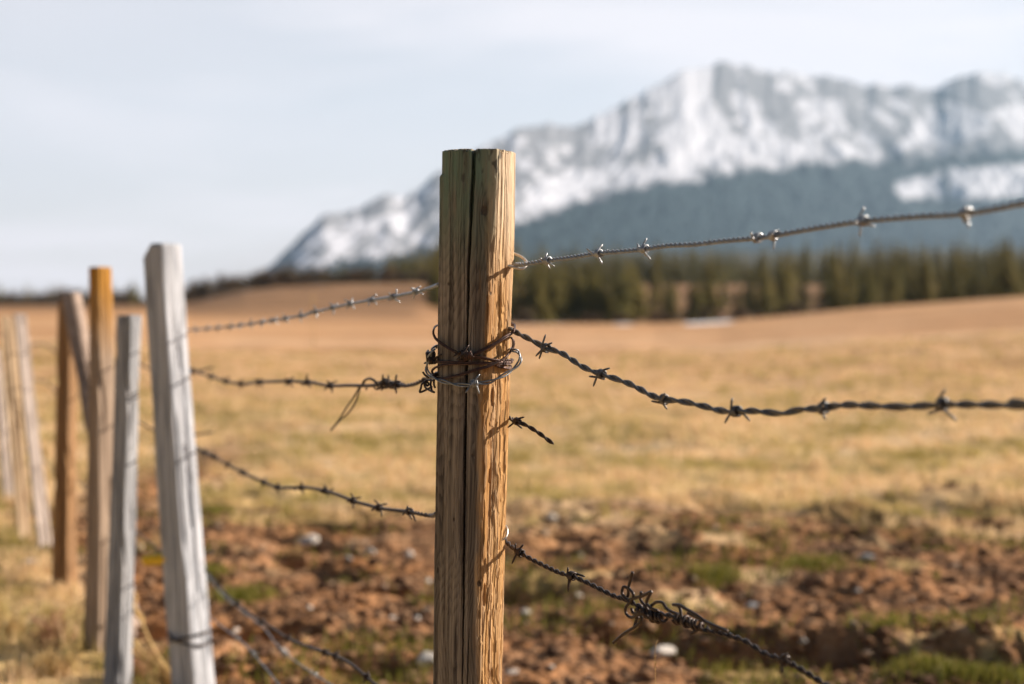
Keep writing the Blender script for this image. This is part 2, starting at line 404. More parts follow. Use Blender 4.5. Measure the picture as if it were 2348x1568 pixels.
    # wood figure: growth rings cut by the surface, bulging round the knots
    pithx = .018*(fbm(Zg/.35, Zg*0, 90, 2)-.5)*2-.012; pithy = -.006+.03*(fbm(Zg/.28, Zg*0+5, 91, 2)-.5)*2
    sx = RA*np.sin(an); sy = -RA*np.cos(an)
    dist = np.hypot(sx-pithx, sy-pithy)+.0030*(fbm(S_/.024, Zg/.30, 92, 2)-.5)*2+.0008*(fbm(S_/.006, Zg/.2, 99, 2)-.5)
    for e, s0, z0, wx, wy in kn:
        dist = dist+wx*1.1*np.exp(-(((S_-s0)/(wx*1.7))**2+((Zg-z0)/(wy*4.2))**2))
    ph = (dist/.0027) % 1
    figure = ss(.25, .92, ph)*ss(1., .93, ph)
    streak = ss(.44, .62, fbm(S_/.0065+2.2*fbm(S_/.03, Zg/.25, 120, 3), Zg/.30, 121, 4))
    figure = np.clip(figure*.34+.75*(fbm(S_/.0022, Zg/.25, 93, 3)-.42)+.55*streak, 0, 1)
    knot = np.zeros_like(S_)
    for e, *_ in kn: knot = np.maximum(knot, ss(1.25, .8, e)*.95*(.55+.45*np.sin(e*12)**2))
    n_ = fbm(S_/.008, Zg/.06, 95, 3); n2_ = fbm(S_/.01, Zg/.02, 96, 3)
    algae = ss(690, 430, PYg+160*(n_-.5))*ss(R(42), R(24), an+.4*(n_-.5))*np.clip(.62+1.6*(n_-.42), 0, 1)
    algae = np.maximum(algae, .8*ss(.5, .68, n_)*ss(600, 430, PYg)*ss(R(30), R(15), an))
    lich = ss(.56, .68, n2_+.22*ss(470, 355, PYg)-.1)*ss(475, 400, PYg)*.8*np.maximum(ss(R(16), R(24), an)*ss(R(42), R(34), an), ss(.55, .62, fbm(S_/.012, Zg/.1, 97, 2)))
    lit_tone = ss(R(10), R(26), an+.4*(n_-.5))*(.9-.0*n_)  # sunlit right side painted in as lighter, warmer wood
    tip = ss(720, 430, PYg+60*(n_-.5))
    X = cx[:, None]+RA*np.sin(an); Y = POST_Y-RA*np.cos(an); ZZ = Zg.copy()
    rowtop = slice(nz-1, nz)
    chip = ss(.52, .66, fbm(S_[-1]/.011, S_[-1]*0+3, 130, 3)); 
    for q_, w_ in ((1, 1.), (2, .75), (3, .45)): ZZ[-q_] -= chip*.0042*w_
    ZZ[-1] += .0026*(fbm(S_[-1]/.006, S_[-1]*0, 98, 3)-.5)*2
    ZZ[-1] -= .006*ss(R(60), R(95), -an[-1])*0
    V = np.stack([X, Y, ZZ], -1).reshape(-1, 3)
    i = np.arange(nz-1)[:, None]*na; j = np.arange(na)[None]; j2 = (j+1) % na
    q = np.stack([i+j, i+j2, i+na+j2, i+na+j], -1).reshape(-1, 4)
    # sawn end: rings inward
    cap = [V]; base = (nz-1)*na; n0 = len(V); quads = [q]; prev = base+np.arange(na)
    for f in (.93, .7, .4, .12):
        ring = np.stack([cx[-1]+(X[-1]-cx[-1])*f, POST_Y+(Y[-1]-POST_Y)*f, np.full(na, zt+.001)+.0015*(rng.random(na)-.5)], -1)
        cap.append(ring); cur = n0+np.arange(na); n0 += na
        quads.append(np.stack([prev, np.roll(prev, -1), np.roll(cur, -1), cur], -1)); prev = cur
    cap.append(np.array([[cx[-1], POST_Y, zt+.001]])); tr = np.stack([prev, np.roll(prev, -1), np.full(na, n0)], -1)
    V = np.concatenate(cap); ex = len(V)-nz*na
    at = {k: np.concatenate([v.ravel(), np.full(ex, d)]) for k, v, d in (('figure', figure, .4), ('lit_tone', lit_tone, .3), ('algae', algae, .2), ('knot', knot, 0), ('tip', tip, 1), ('lichen', lich, 0))}
    return V, [np.concatenate(quads), tr], at
p0 = np.array([(1060-CX)*MPX*1.0, POST_Y, 0.0])
main = empty('fence_post', (float((975+1140)/2-CX)*MPX, POST_Y, 0), 'thick cracked timber post wrapped with rusty wire, sharp at centre of fence', 'fence post', 'fence posts')
V, F, at = build_post()
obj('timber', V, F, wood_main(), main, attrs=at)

def c8(x, y): return 945.5+.1462*x, 716.3+.1462*y
def onpost(px, py, off=.003, back=False):
    l, r = post_lr(py); lat = (px-(l+r)/2)*MPX; rad = (r-l)/2*MPX+off
    dy = math.sqrt(max(rad*rad-lat*lat, 0.))
    y = POST_Y+(dy if back else -dy)
    cxm = (l+r)/2
    if back: return P(cxm+(px-cxm)*y/POST_Y, 0, y)*np.array([1, 1, 0])+np.array([0, 0, P(px, py, POST_Y)[2]])
    return P(px, py, y)
# staples driven into the right side of the post
mb = MB(); tube(mb, catmull([P(1160, 577, 2.115), P(1174, 580, 2.11), P(1194, 588, 2.10), P(1205.5, 599, 2.09), P(1205.5, 609.5, 2.082), P(1194, 616, 2.078), P(1173, 611, 2.078), P(1158, 608, 2.08)], .002), .0021, 10)
obj('staple', *mb.get(), M_BRIGHT, main)
mb = MB(); tube(mb, catmull([P(1146, 1206, 2.10), P(1157, 1205, 2.10), P(1162, 1212, 2.095), P(1162.5, 1223, 2.09), P(1158, 1233, 2.085), P(1146, 1240, 2.085)], .002), .0017, 8)
obj('staple', *mb.get(), M_BRIGHT, main)

# ------------------------------------------------------------------ barbed wire
def barb_mesh(c, t, wr, br, tips, turns=2.6, pitch=.0025):
    """one barb: two short wires wound round the strands, four cut points"""
    t = t/np.linalg.norm(t); n = np.cross(t, [0, .2, 1]); n /= np.linalg.norm(n); b = np.cross(t, n)
    mb = MB(); rad = wr+br*.9
    tips = [np.asarray(x, float) for x in tips]
    k = 0
    for h in range(0, len(tips)-1, 2):
        t0, t1 = tips[h], tips[h+1]; d0 = t0-c; d1 = t1-c
        a0 = math.atan2(d0@b, d0@n)+math.pi/2; a1 = math.atan2(d1@b, d1@n)-math.pi/2
        tot = turns*2*math.pi/2
        while a1-a0 < tot: a1 += 2*math.pi
        m = 40; u = np.linspace(0, 1, m); a = a0+(a1-a0)*u
        sh = (-1 if h == 0 else 1)*br*1.3
        ax = (u-.5)*pitch*(a1-a0)/(2*math.pi)+sh
        hel = c+ax[:, None]*t+rad*(np.cos(a)[:, None]*n+np.sin(a)[:, None]*b)
        s0 = t0+(hel[0]-t0)*np.linspace(0, .95, 6)[:, None]; s1 = hel[-1]+(t1-hel[-1])*np.linspace(.05, 1, 6)[:, None]
        path = np.vstack([s0, hel, s1]); rr_ = np.full(len(path), br); rr_[0] = rr_[-1] = br*.55
        tube(mb, path, rr_, 7)
    return mb
def rand_tips(c, t, ln, rs):
    t = t/np.linalg.norm(t); n = np.cross(t, [0, .2, 1]); n /= np.linalg.norm(n); b = np.cross(t, n)
    out = []; a0 = rs.uniform(0, 6.28)
    for k, da in enumerate((0, 3.3, 1.5, 4.9)):
        a = a0+da+rs.uniform(-.35, .35); d = math.cos(a)*n+math.sin(a)*b+t*rs.uniform(-.45, .45)
        out.append(c+d/np.linalg.norm(d)*ln*rs.uniform(.85, 1.15))
    return out
def twisted(c, r, pitch, off=None, wob=0):
    t, n, b = frames(c); off = r*.97 if off is None else off
    s = np.concatenate([[0], np.cumsum(np.linalg.norm(np.diff(c, axis=0), axis=1))])
    a = s/pitch*2*math.pi+wob*np.sin(s*37)
    e = off*(np.cos(a)[:, None]*n+np.sin(a)[:, None]*b)
    return c+e, c-e, t
def barbed(label, cat, pts, r, pitch, m, barbs, blen=.0135, br=None, group=None, seed=1, k=8, step=.0022, jitter=0):
    rs = random.Random(seed); br = br or r*.85
    c = catmull(pts, step)
    if jitter:
        s = np.arange(len(c))*step
        c[:, 2] += jitter*(fbm(s/.03, s*0, seed, 3)-.5)*2; c[:, 1] += jitter*(fbm(s/.03, s*0+9, seed+5, 3)-.5)*2
    root = empty('barbed_wire', tuple(c[0]), label, cat, group)
    s1, s2, t = twisted(c, r, pitch, wob=.5)
    for s in (s1, s2):
        mb = MB(); tube(mb, s, r, k); obj('strand', *mb.get(), M_STRAND if m is M_GALV else m, root)
    if len(pts):
        px, py = project(c)
    for bdef in barbs:
        if isinstance(bdef, (int, float)): bx, spikes = bdef, None
        else: bx, spikes = bdef
        i = int(np.argmin(np.abs(px-bx))); ctr = c[i]; tt = t[i]
        if spikes is None: tips = rand_tips(ctr, tt, blen, rs)
        else: tips = [P(px[i]+dx, py[i]+dy, ctr[1]+dz*.001) for dx, dy, dz in spikes]
        obj('barb', *barb_mesh(ctr, tt, 2*r*.95, br, tips).get(), m, root)
    return root
RP, RD = (-.012, 2.105), (.48, -.79)      # right run of the fence, coming towards the viewer
LP, LD = (-.057, 2.125), (-.883, 2.125)   # left run, going away to the grey post
def rw(l): return [onplane(x, y, RP, RD) for x, y in l]
def lw(l): return [onplane(x, y, LP, LD) for x, y in l]

G_W = 'barbed wires of the fence'
top_r = [P(1180, 606, 2.09)]+rw([(1196, 606), (1222, 602.5), (1255, 597), (1310, 590), (1370, 580.5), (1425, 576), (1475, 571), (1530, 563), (1590, 560), (1660, 552), (1755, 543), (1850, 526), (1975, 507), (2100, 496.5), (2215, 489), (2347, 466), (2500, 440)])+[np.array([.95, .52, 1.34]), np.array([1.35, -.14, 1.36])]
barbed('grey twisted barbed wire rising from a bright staple to the right', 'barbed wire', top_r, .0018, .018, M_GALV,
       [(1255, [(-18, -7, -4), (6, 20, 3), (-1, -18, 4), (16, 14, -6)]), (1372, [(-28, -11, 2), (8, 25, -5), (9, -20, 6), (20, -8, -9)]), (1477, [(-17, -13, 5), (14, 25, -5), (5, -25, 3), (2, 16, 10)]),
        (1738, [(-16, -14, -4), (-1, 12, -9), (-14, -2, -12), (2, 10, 5)]), (1774, [(0, 32, 3), (11, -13, -8), (-4, -6, -13), (6, 4, 10)]), (1980, [(2, -32, 2), (-8, 36, -4), (-20, 2, -12), (26, 12, -6)]), (2215, [(6, 34, -3), (-4, -14, -10), (10, -10, -12), (-6, 22, 6)])],
       br=.0014, group=G_W, seed=3)
mid_r = [onpost(1168, 752, .004), P(1180, 760, 2.08)]+rw([(1196, 768.5), (1222, 781), (1250, 797), (1285, 808), (1312, 825), (1345, 845), (1378, 857), (1420, 871), (1452, 884), (1490, 905), (1522, 915), (1560, 920), (1610, 930), (1650, 940), (1690, 943), (1730, 942), (1790, 947), (1840, 938), (1885, 935.5), (1940, 927.5), (2050, 932), (2110, 930), (2160, 927), (2250, 928), (2347, 929), (2500, 932)])+[np.array([.95, .52, 1.10]), np.array([1.35, -.14, 1.12])]
barbed('dark grey barbed wire sagging right from the rusty wrapping', 'barbed wire', mid_r, .0022, .062, M_STEEL,
       [(1251, [(-1, -31, -2), (-16, 25, 4), (14, -12, -8), (-24, 19, -4)]), (1378, [(-28, 5, -3), (-18, 28, 2), (20, -14, -6), (8, 12, 8)]), (1523, [(-29, 4, -4), (7, 23, -3), (2, -14, -11), (-8, -8, 10)]),
        (1686, [(-9, -30, -4), (-26, 27, 3), (32, 22, -5), (14, 0, -13)]), (1888, [(5, -24, -4), (4, 27, -6), (-8, 6, -13), (9, 4, -14)]), (2160, [(6, -34, -5), (33, 38, -6), (-34, 22, 4), (8, -4, -14)])],
       br=.0015, group=G_W, seed=4, jitter=.0006)
def c1(x, y): return 1117.4+.2872*x, 1117.4+.2872*y
low = [(90, 400), (140, 425), (215, 492), (300, 542), (430, 612), (560, 672), (660, 702), (760, 742), (880, 802), (1000, 862), (1100, 893), (1200, 940), (1300, 985), (1400, 1012), (1500, 1032), (1600, 1078), (1700, 1122), (1850, 1160), (2000, 1205), (2095, 1250)]
low_px = [c1(*p) for p in low]+[(1755, 1500), (1795, 1512), (1840, 1537), (1890, 1568), (1960, 1606), (2060, 1660)]
root = barbed('rusty brown barbed wire sagging low with a tangled splice', 'barbed wire', [P(*low_px[0], 2.13), P(low_px[1][0]-1, low_px[1][1]-1, 2.115)]+rw(low_px[2:])+[np.array([.62, 1.06, .64]), np.array([.95, .52, .58]), np.array([1.35, -.14, .55])], .0019, .030, M_DARK,
       [(1192, [(-10, -21, 0), (-18, 26, -4), (8, -18, -7), (12, -4, 9)]), (1312, [(-9, -20, 3), (-9, 36, -3), (30, 2, -4), (-8, 24, 6)]), (1797, [(6, -16, -8), (-6, 30, -6), (14, 6, -13), (-14, 4, 9)])], br=.0016, group=G_W, seed=5, jitter=.0008)
def pxline(path, depthoff, conv, plane, st=.0018):
    out = []
    for k, (x, y) in enumerate(path):
        q = plane([conv(x, y)])[0]; d = q-np.array([0, 0, CAM_Z]); d /= np.linalg.norm(d)
        out.append(q+d*(depthoff[k % len(depthoff)]*.001))
    return catmull(out, st)
def knot_wire(parent, name, paths, conv, plane, r, m):
    for k, (path, dep) in enumerate(paths):
        mb = MB(); tube(mb, pxline(path, dep, conv, plane), r, 8); obj(name, *mb.get(), m, parent)
def helix(parent, name, a, b, conv, plane, rad, turns, r, m, ph=0):
    A_, B_ = plane([conv(*a)])[0], plane([conv(*b)])[0]; t = B_-A_; t /= np.linalg.norm(t); n = np.cross(t, [0, .3, 1]); n /= np.linalg.norm(n); bb = np.cross(t, n)
    u = np.linspace(0, 1, int(turns*22)); an = u*turns*2*math.pi+ph; rd = rad*(.85+.3*np.sin(u*19+ph))
    c = A_+(B_-A_)*u[:, None]+rd[:, None]*(np.cos(an)[:, None]*n+np.sin(an)[:, None]*bb)
    mb = MB(); tube(mb, c, r, 8); obj(name, *mb.get(), m, parent)
knot_wire(root, 'splice_wire', [
    ([(1158, 675), (1143, 735), (1128, 800), (1163, 850), (1150, 905), (1105, 955), (1108, 1010), (1150, 1038), (1220, 1012), (1290, 1018)], (-4, -4, -5, -6, -4, -5, -4, -3, -5, 2)),
    ([(1120, 905), (1075, 850), (1085, 795), (1120, 808), (1122, 862), (1095, 890)], (-2, -5, -2, 3, 5, 2)),
    ([(1005, 1240), (1090, 1167), (1180, 1112), (1228, 1060), (1220, 1012), (1185, 975), (1230, 955)], (-8, -6, -5, -4, -4, 0, 4)),
    ([(1200, 1030), (1180, 1085), (1172, 1115)], (3, 1, -2)),
    ([(1308, 830), (1235, 865), (1160, 887), (1110, 900)], (-7, -5, -4, 2)),
    ([(1308, 832), (1280, 885), (1272, 930), (1315, 968), (1360, 985)], (-7, -5, -4, -6, -3)),
    ([(1227, 832), (1222, 895), (1262, 952), (1290, 1000)], (-6, -5, -5, -2)),
    ([(1150, 965), (1165, 1005), (1215, 1000), (1240, 960)], (-4, -5, -6, -4)),
    ([(1308, 940), (1350, 915), (1398, 922), (1432, 970), (1485, 1000), (1540, 1020)], (1, -4, -5, -5, -3, 1)),
    ([(1480, 935), (1535, 942), (1600, 980), (1680, 1026), (1750, 1082), (1845, 1142)], (-5, -6, -6, -6, -5, -1)),
    ([(1482, 934), (1530, 950), (1545, 1020), (1553, 1078), (1520, 1065)], (-5, -6, -7, -6, 0)),
    ([(1600, 1000), (1700, 1050), (1800, 1100), (1915, 1150)], (-2, -4, -5, -1)),
    ([(1690, 1125), (1665, 1145), (1628, 1170)], (-2, -5, -8))], c1, rw, .0021, M_DARK)
helix(root, 'splice_wire', (1200, 975), (1410, 1045), c1, rw, .0056, 7.5, .0020, M_DARK, 1.)
helix(root, 'splice_wire', (1240, 1000), (1380, 1060), c1, rw, .0046, 4.5, .0020, M_DARK, 2.6)
helix(root, 'splice_wire', (1505, 1045), (1730, 1115), c1, rw, .0058, 7.5, .0020, M_DARK, .3)
# broken stub
stub = [P(1148, 946, 2.135), P(1164, 956, 2.11), P(1185, 966, 2.07), P(1212, 978, 2.06), P(1240, 996, 2.05), P(1258, 1010, 2.045), P(1268, 1016.5, 2.042)]
barbed('short broken end of barbed wire poking out of the post', 'barbed wire', stub, .0017, .03, M_DARK, [(1186, [(-18, -12, 3), (12, 16, -3), (17, -10, -4), (-21, 14, 4)])], group=G_W, seed=6)
# left run
lt = [onpost(1004, 652, .004, True)]+lw([(985, 660), (955, 668.5), (930, 674), (900, 680), (852, 688), (800, 697), (762, 706), (723, 715), (690, 724), (656, 730), (600, 739), (550, 746), (500, 751.5), (426, 757)])
barbed('topmost grey barbed wire between the thick post and white post', 'barbed wire', lt, .0016, .018, M_GALV, [954, 902, 852, 801, 762, 723, 690, 656, 626, 600, 575, 550, 528, 500, 475, 450], blen=.014, group=G_W, seed=7, k=6, step=.004)
lm = [onpost(1002, 858, .004, True), onpost(994, 862, .006)]+lw([(982, 866), (965, 873), (950, 880), (925, 884), (905, 879), (884, 876), (860, 882), (835, 884), (797, 883), (756, 884), (706, 876), (650, 874), (594, 876), (553, 880), (515, 873), (480, 862), (430, 845)])
root = barbed('dark rusty barbed wire with a dangling wire tail', 'barbed wire', lm, .0020, .03, M_DARK, [912, 884, 757, 706, 662, 595, 553, 520, 482, 445], blen=.016, group=G_W, seed=8, k=6, step=.004)
def c4(x, y): return 716.3+.13157*x, 802.2+.13157*y
knot_wire(root, 'splice_wire', [
    ([(835, 610), (740, 780), (600, 990), (450, 1230), (320, 1395)], (0, 4, -2, 0, 3)),
    ([(850, 600), (800, 760), (745, 920), (640, 1080), (480, 1230), (325, 1400)], (2, 6, 8, 4, 2, 4)),
    ([(860, 630), (890, 540), (990, 490), (1085, 530), (1115, 600), (1040, 632), (950, 640), (935, 700)], (0, -6, -9, -6, 0, 4, -3, -3)),
    ([(880, 600), (930, 525), (1010, 510), (1090, 560), (1130, 610)], (4, -2, -4, -2, 2)),
    ([(1130, 640), (1180, 560), (1260, 500), (1320, 550), (1380, 620), (1450, 700)], (0, -8, -6, -8, -4, 2))], c4, lw, .0016, M_DARK)
helix(root, 'splice_wire', (1120, 620), (1480, 590), c4, lw, .0062, 7, .0017, M_DARK, .5)
ll = [onpost(1000, 1184, .003, True)]+lw([(990, 1182), (965, 1178), (940, 1173), (905, 1169), (868, 1164), (838, 1156), (809, 1148), (775, 1134), (745, 1125), (715, 1119), (691, 1118), (660, 1118), (637, 1117), (604, 1105), (580, 1094), (556, 1083), (522, 1065), (491, 1047), (448, 1024)])
barbed('rusty barbed wire hanging waist-high left of the thick post', 'barbed wire', ll, .0020, .028, M_DARK, [(939, [(6, 18, -8), (-4, -14, 2), (-16, 8, 4), (14, 22, -12)]), 868, 809, 745, 691, 637, 604, 556, 522, 491, 470], blen=.016, group=G_W, seed=9, k=6, step=.004)
lb = lw([(1040, 1690), (960, 1640), (860, 1568), (800, 1519), (750, 1497), (705, 1482), (660, 1463), (625, 1440), (590, 1419), (555, 1393), (520, 1364), (495, 1335), (470, 1306)])
barbed('lowest dark barbed wire running down past the white post foot', 'barbed wire', lb, .0020, .03, M_DARK, [840, 770, 745, 660, 600, 545, 500], blen=.012, group=G_W, seed=10, k=6, step=.004)
def plain(label, pts, r, m, seed, barbs=()):
    r *= .7
    return barbed(label, 'wire', pts, r, .03, m, list(barbs), blen=.012, group='loose wires near the ground', seed=seed, k=6, step=.005)
def lw2(l, dx): return [onplane(x, y, (LP[0]+dx, LP[1]), LD) for x, y in l]
plain('slack silvery wire under the lowest dark wire', lw2([(474, 1318), (510, 1362), (560, 1404), (605, 1440), (628, 1470), (660, 1502), (720, 1545), (790, 1590), (900, 1680)], .05), .0016, M_GALV, 11, (655, 720, 560))
plain('slack silvery wire beside the foot of the white post', lw2([(486, 1418), (520, 1445), (560, 1476), (595, 1515), (640, 1570), (700, 1650)], -.04), .0016, M_GALV, 12, (580, 545))

# ------------------------------------------------------------------ wire wrapped round the post
coil = empty('wire_wrapping', tuple(onpost(1083, 830, .004)), 'rusty brown wire wound several times round the thick post', 'wire')
def loop(parent, name, pts, r, m, step=.002):
    c = catmull([onpost(*c8(x, y), o*.001, bk) for x, y, o, bk in pts], step)
    mb = MB(); tube(mb, c, r, 9); obj(name, *mb.get(), m, parent); return c
B_, F_ = True, False
for dx, dy, do in ((0, 0, 0), (3, 24, 1.2)):
    loop(coil, 'wire_turn', [(680+dx, 790+dy, 3, F_), (800+dx, 738+dy, 4, F_), (1000+dx, 625+dy, 5+do, F_), (1150, 550+dy, 5+do, F_), (1300, 470+dy, 6+do, F_), (1430+dx, 385+dy*1.3, 8+do, F_), (1540+dx, 320+dy, 9+do, F_), (1595+dx, 255+dy*.8, 10+do, F_), (1560, 180+dy, 6, B_), (1200, 170, 5, B_), (700, 190, 5, B_), (400, 205, 5, B_), (330-dx, 275+dy*.5, 8-do, F_), (345-dx, 370+dy*.6, 7, F_), (420+dx, 450+dy, 5, F_), (600+dx, 570+dy, 4+do, F_), (720, 625+dy, 4, F_), (800, 655+dy*.4, 4, F_), (900, 665+dy*.5, 5, F_)], .00145, M_RUST)
for dx, dy, do in ((0, 0, 0), (0, 26, .8)):
    loop(coil, 'wire_turn', [(300, 720+dy*.3, 6, F_), (360, 760+dy*.6, 5, F_), (600, 775+dy, 4+do, F_), (900, 786+dy*.9, 4.5+do, F_), (1200, 785+dy*.6, 5, F_), (1400, 775+dy*.6, 5, F_), (1530, 775+dy*.7, 5, F_), (1560, 760+dy*.5, 6, F_), (1500, 740, 4, B_), (900, 745, 4, B_), (420, 735, 5, B_), (310, 715, 7, F_)], .00145, M_RUST)
loop(coil, 'wire_turn', [(930, 672, 4, F_), (1100, 702, 6, F_), (1270, 738, 7, F_), (1420, 750, 6, F_), (1520, 742, 5, F_), (1545, 760, 5, F_)], .0014, M_RUST)
loop(coil, 'wire_turn', [(940, 700, 4, F_), (1100, 722, 5, F_), (1280, 760, 6, F_), (1440, 780, 5, F_), (1545, 790, 5, F_)], .0014, M_RUST)
for dx, dy, do in ((0, 0, 0), (-14, 22, 1.2)):
    loop(coil, 'wire_turn', [(1500, 400, 4, B_), (1545, 395, 6, F_), (1590+dx, 455, 10, F_), (1570+dx, 570, 9, F_), (1460+dx, 695+dy*.7, 8+do, F_), (1250+dx, 810+dy, 6+do, F_), (1000, 888+dy, 4.5+do, F_), (700, 980+dy*.8, 4+do, F_), (470, 1030+dy*.5, 4, F_), (370, 1010, 6, F_), (305-dx*.4, 930, 7, F_), (345-dx, 868, 6, F_), (500, 815+dy*.5, 4+do, F_), (700, 795+dy*.5, 4+do, F_), (900, 806, 3.5, F_)], .00145, M_RUST)
loop(coil, 'wire_turn', [(1300, 835, 4, F_), (1430, 815, 6, F_), (1520, 822, 6, F_), (1545, 845, 6, F_), (1500, 862, 5, F_), (1420, 852, 5, F_), (1330, 842, 4, F_)], .0014, M_RUST)
loop(coil, 'wire_turn', [(1340, 860, 4, F_), (1440, 868, 5, F_), (1500, 880, 5, F_), (1550, 868, 5, F_), (1500, 890, 4, B_)], .0014, M_RUST)
def knotball(parent, ctr, tips, m, rad=.0045, br=.0015, turns=4):
    c = onpost(*c8(*ctr[:2]), ctr[2]*.001); tp = [onpost(*c8(x, y), o*.001) for x, y, o in tips]
    obj('barb', *barb_mesh(c, np.array([1., .2, .1]), rad, br, tp, turns).get(), m, parent)
knotball(coil, (800, 655, 6), [(885, 505, 6), (690, 735, 6), (640, 690, 9), (655, 600, 9)], M_DARK)
knotball(coil, (880, 670, 7), [(915, 600, 10), (925, 770, 5), (960, 690, 12), (840, 640, 12)], M_RUST, .003)
knotball(coil, (285, 690, 9), [(248, 590, 9), (180, 800, 10), (455, 655, 5), (330, 800, 6)], M_DARK, .005, .0017, 5)
knotball(coil, (305, 740, 8), [(250, 640, 9), (350, 810, 7), (410, 740, 5), (240, 690, 12)], M_DARK, .004, .0017, 4)
for path in ([(225, 1065, 12), (150, 1120, 13), (130, 1190, 12), (115, 1252, 12), (230, 1205, 12), (300, 1165, 8)], [(185, 1090, 11), (195, 1165, 11), (255, 1215, 11), (340, 1250, 9)], [(290, 1050, 8), (285, 1150, 9), (312, 1250, 9)], [(210, 1110, 11), (225, 1150, 13), (255, 1130, 9), (235, 1090, 8), (205, 1100, 10), (240, 1060, 9), (340, 1070, 6)], [(340, 1040, 4), (335, 1130, 5), (355, 1180, 4)], [(160, 930, 12), (200, 985, 10), (260, 1020, 8)]):
    c = catmull([onpost(*c8(x, y), o*.001) for x, y, o in path], .002); mb = MB(); tube(mb, c, .0016, 8); obj('wire_end', *mb.get(), M_DARK, coil)
galv = empty('barbed_wire_loop', tuple(onpost(1088, 882, .004)), 'grey barbed wire loop hanging loosely around the thick post', 'wire loop')
gp = [(1000, 1112, 5, F_), (1200, 1092, 7, F_), (1400, 1000, 12, F_), (1590, 880, 18, F_), (1690, 740, 24, F_), (1655, 620, 18, F_), (1560, 590, 10, F_), (1450, 580, 6, B_), (900, 560, 5, B_), (450, 540, 8, B_), (330, 570, 10, F_), (270, 680, 13, F_), (226, 810, 14, F_), (222, 900, 14, F_), (285, 990, 11, F_), (460, 1075, 7, F_), (700, 1130, 5, F_), (900, 1138, 5, F_)]
c = catmull([onpost(*c8(x, y), o*.001, bk) for x, y, o, bk in gp], .002, True)
s1, s2, t = twisted(c, .0015, .062, .0019)
for s in (s1, s2):
    mb = MB(); tube(mb, s, .0014, 9); obj('strand', *mb.get(), M_LOOP, galv)
knotball(galv, (960, 1115, 8), [(1052, 968, 12), (1046, 1278, 12), (832, 1262, 10), (890, 1095, 12)], M_LOOP, .0038, .0014, 5)

# ------------------------------------------------------------------ the other posts
def post_mesh(p_top, p_base, r_top, r_base, seed, chamfer=0, faces=(-35, 55, 145, 235), na=120, nz=160):
    p_top = np.array(p_top); p_base = np.array(p_base); ax = p_top-p_base
    u = np.linspace(0, 1, nz); a = np.arange(na)/na*2*math.pi
    Ag, Ug = np.meshgrid(a, u); H = np.linalg.norm(ax)
    rad = r_base+(r_top-r_base)*Ug
    s = Ag*.045
    per = lambda sc, zsc, sd, o: fbm(np.cos(Ag)*sc, np.sin(Ag)*sc+Ug*H/zsc, sd, o)
    tw = .25*(per(.4, 1.2, seed, 2)-.5); acc = 0
    for f_ in faces: acc = acc+np.clip(np.cos(Ag-R(f_)-tw)/.88, 0, None)**11
    rad = rad*acc**(-1/11)
    rad = rad*(1+.10*(per(1.5, .5, seed+4, 2)-.5))+.006*(per(3.5, .22, seed+1, 3)-.5)+.005*(per(9, .5, seed+2, 3)-.5)
    rc = random.Random(seed)
    for _ in range(6):                                       # drying cracks
        ck = R(rc.uniform(-100, 100)); u0 = rc.uniform(-.1, .6); u1 = u0+rc.uniform(.3, .8)
        dl = ((Ag-ck-.12*(per(.3, .4, seed+_, 2)-.5)+math.pi) % (2*math.pi))-math.pi
        rad = rad-.011*np.exp(-(dl/.06)**2)*ss(u0, u0+.06, Ug)*ss(u1, u1-.06, Ug)
    rad = rad-.006*ss(.66, .74, per(2.2, .12, seed+8, 3))
    bend = .004*np.sin(Ug*math.pi+seed)
    X = p_base[0]+ax[0]*Ug+bend+rad*np.sin(Ag); Y = p_base[1]+ax[1]*Ug-rad*np.cos(Ag); Z_ = p_base[2]+ax[2]*Ug
    V = np.stack([X, Y, Z_], -1)
    if chamfer:                                              # corner sawn off the top left
        lim = p_top[2]-.0; d = (X-p_top[0])/r_top
        Z_ = np.minimum(Z_, p_top[2]-chamfer*np.clip(-d-.45, 0, 1)*1.6+.006*(per(2, 1, seed+5, 2)-.5)); V[..., 2] = Z_
    V = V.reshape(-1, 3)
    i = np.arange(nz-1)[:, None]*na; j = np.arange(na)[None]; j2 = (j+1) % na
    q = np.stack([i+j, i+j2, i+na+j2, i+na+j], -1).reshape(-1, 4)
    rim = (nz-1)*na+np.arange(na); ring = V[rim]*.9+V[rim].mean(0)*.1+np.array([0, 0, .004]); n0 = len(V)
    cur = n0+np.arange(na); V = np.vstack([V, ring, ring.mean(0)+np.array([0, 0, .002])])
    q = np.vstack([q, np.stack([rim, np.roll(rim, -1), np.roll(cur, -1), cur], -1)])
    return V, [q, np.stack([cur, np.roll(cur, -1), np.full(na, n0+na)], -1)]
W_WHITE = wood_post('bleached_grey_wood', (.52, .54, .585), (.15, .165, .19))
W_GREY = wood_post('silvery_grey_wood', (.42, .43, .455), (.13, .14, .155))
W_PINK = wood_post('pinkish_grey_wood', (.54, .46, .41), (.24, .20, .18))
W_PALE = wood_post('pale_new_wood', (.55, .42, .28), (.30, .20, .12))
W_ORANGE = wood_post('grey_wood_with_orange_tip', (.47, .36, .27), (.24, .17, .12), (.46, .225, .035), 1.24)
W_BROWN = wood_post('brown_bark_wood', (.40, .23, .105), (.17, .10, .055))
W_FAWN = wood_post('fawn_weathered_wood', (.44, .34, .275), (.21, .16, .13))
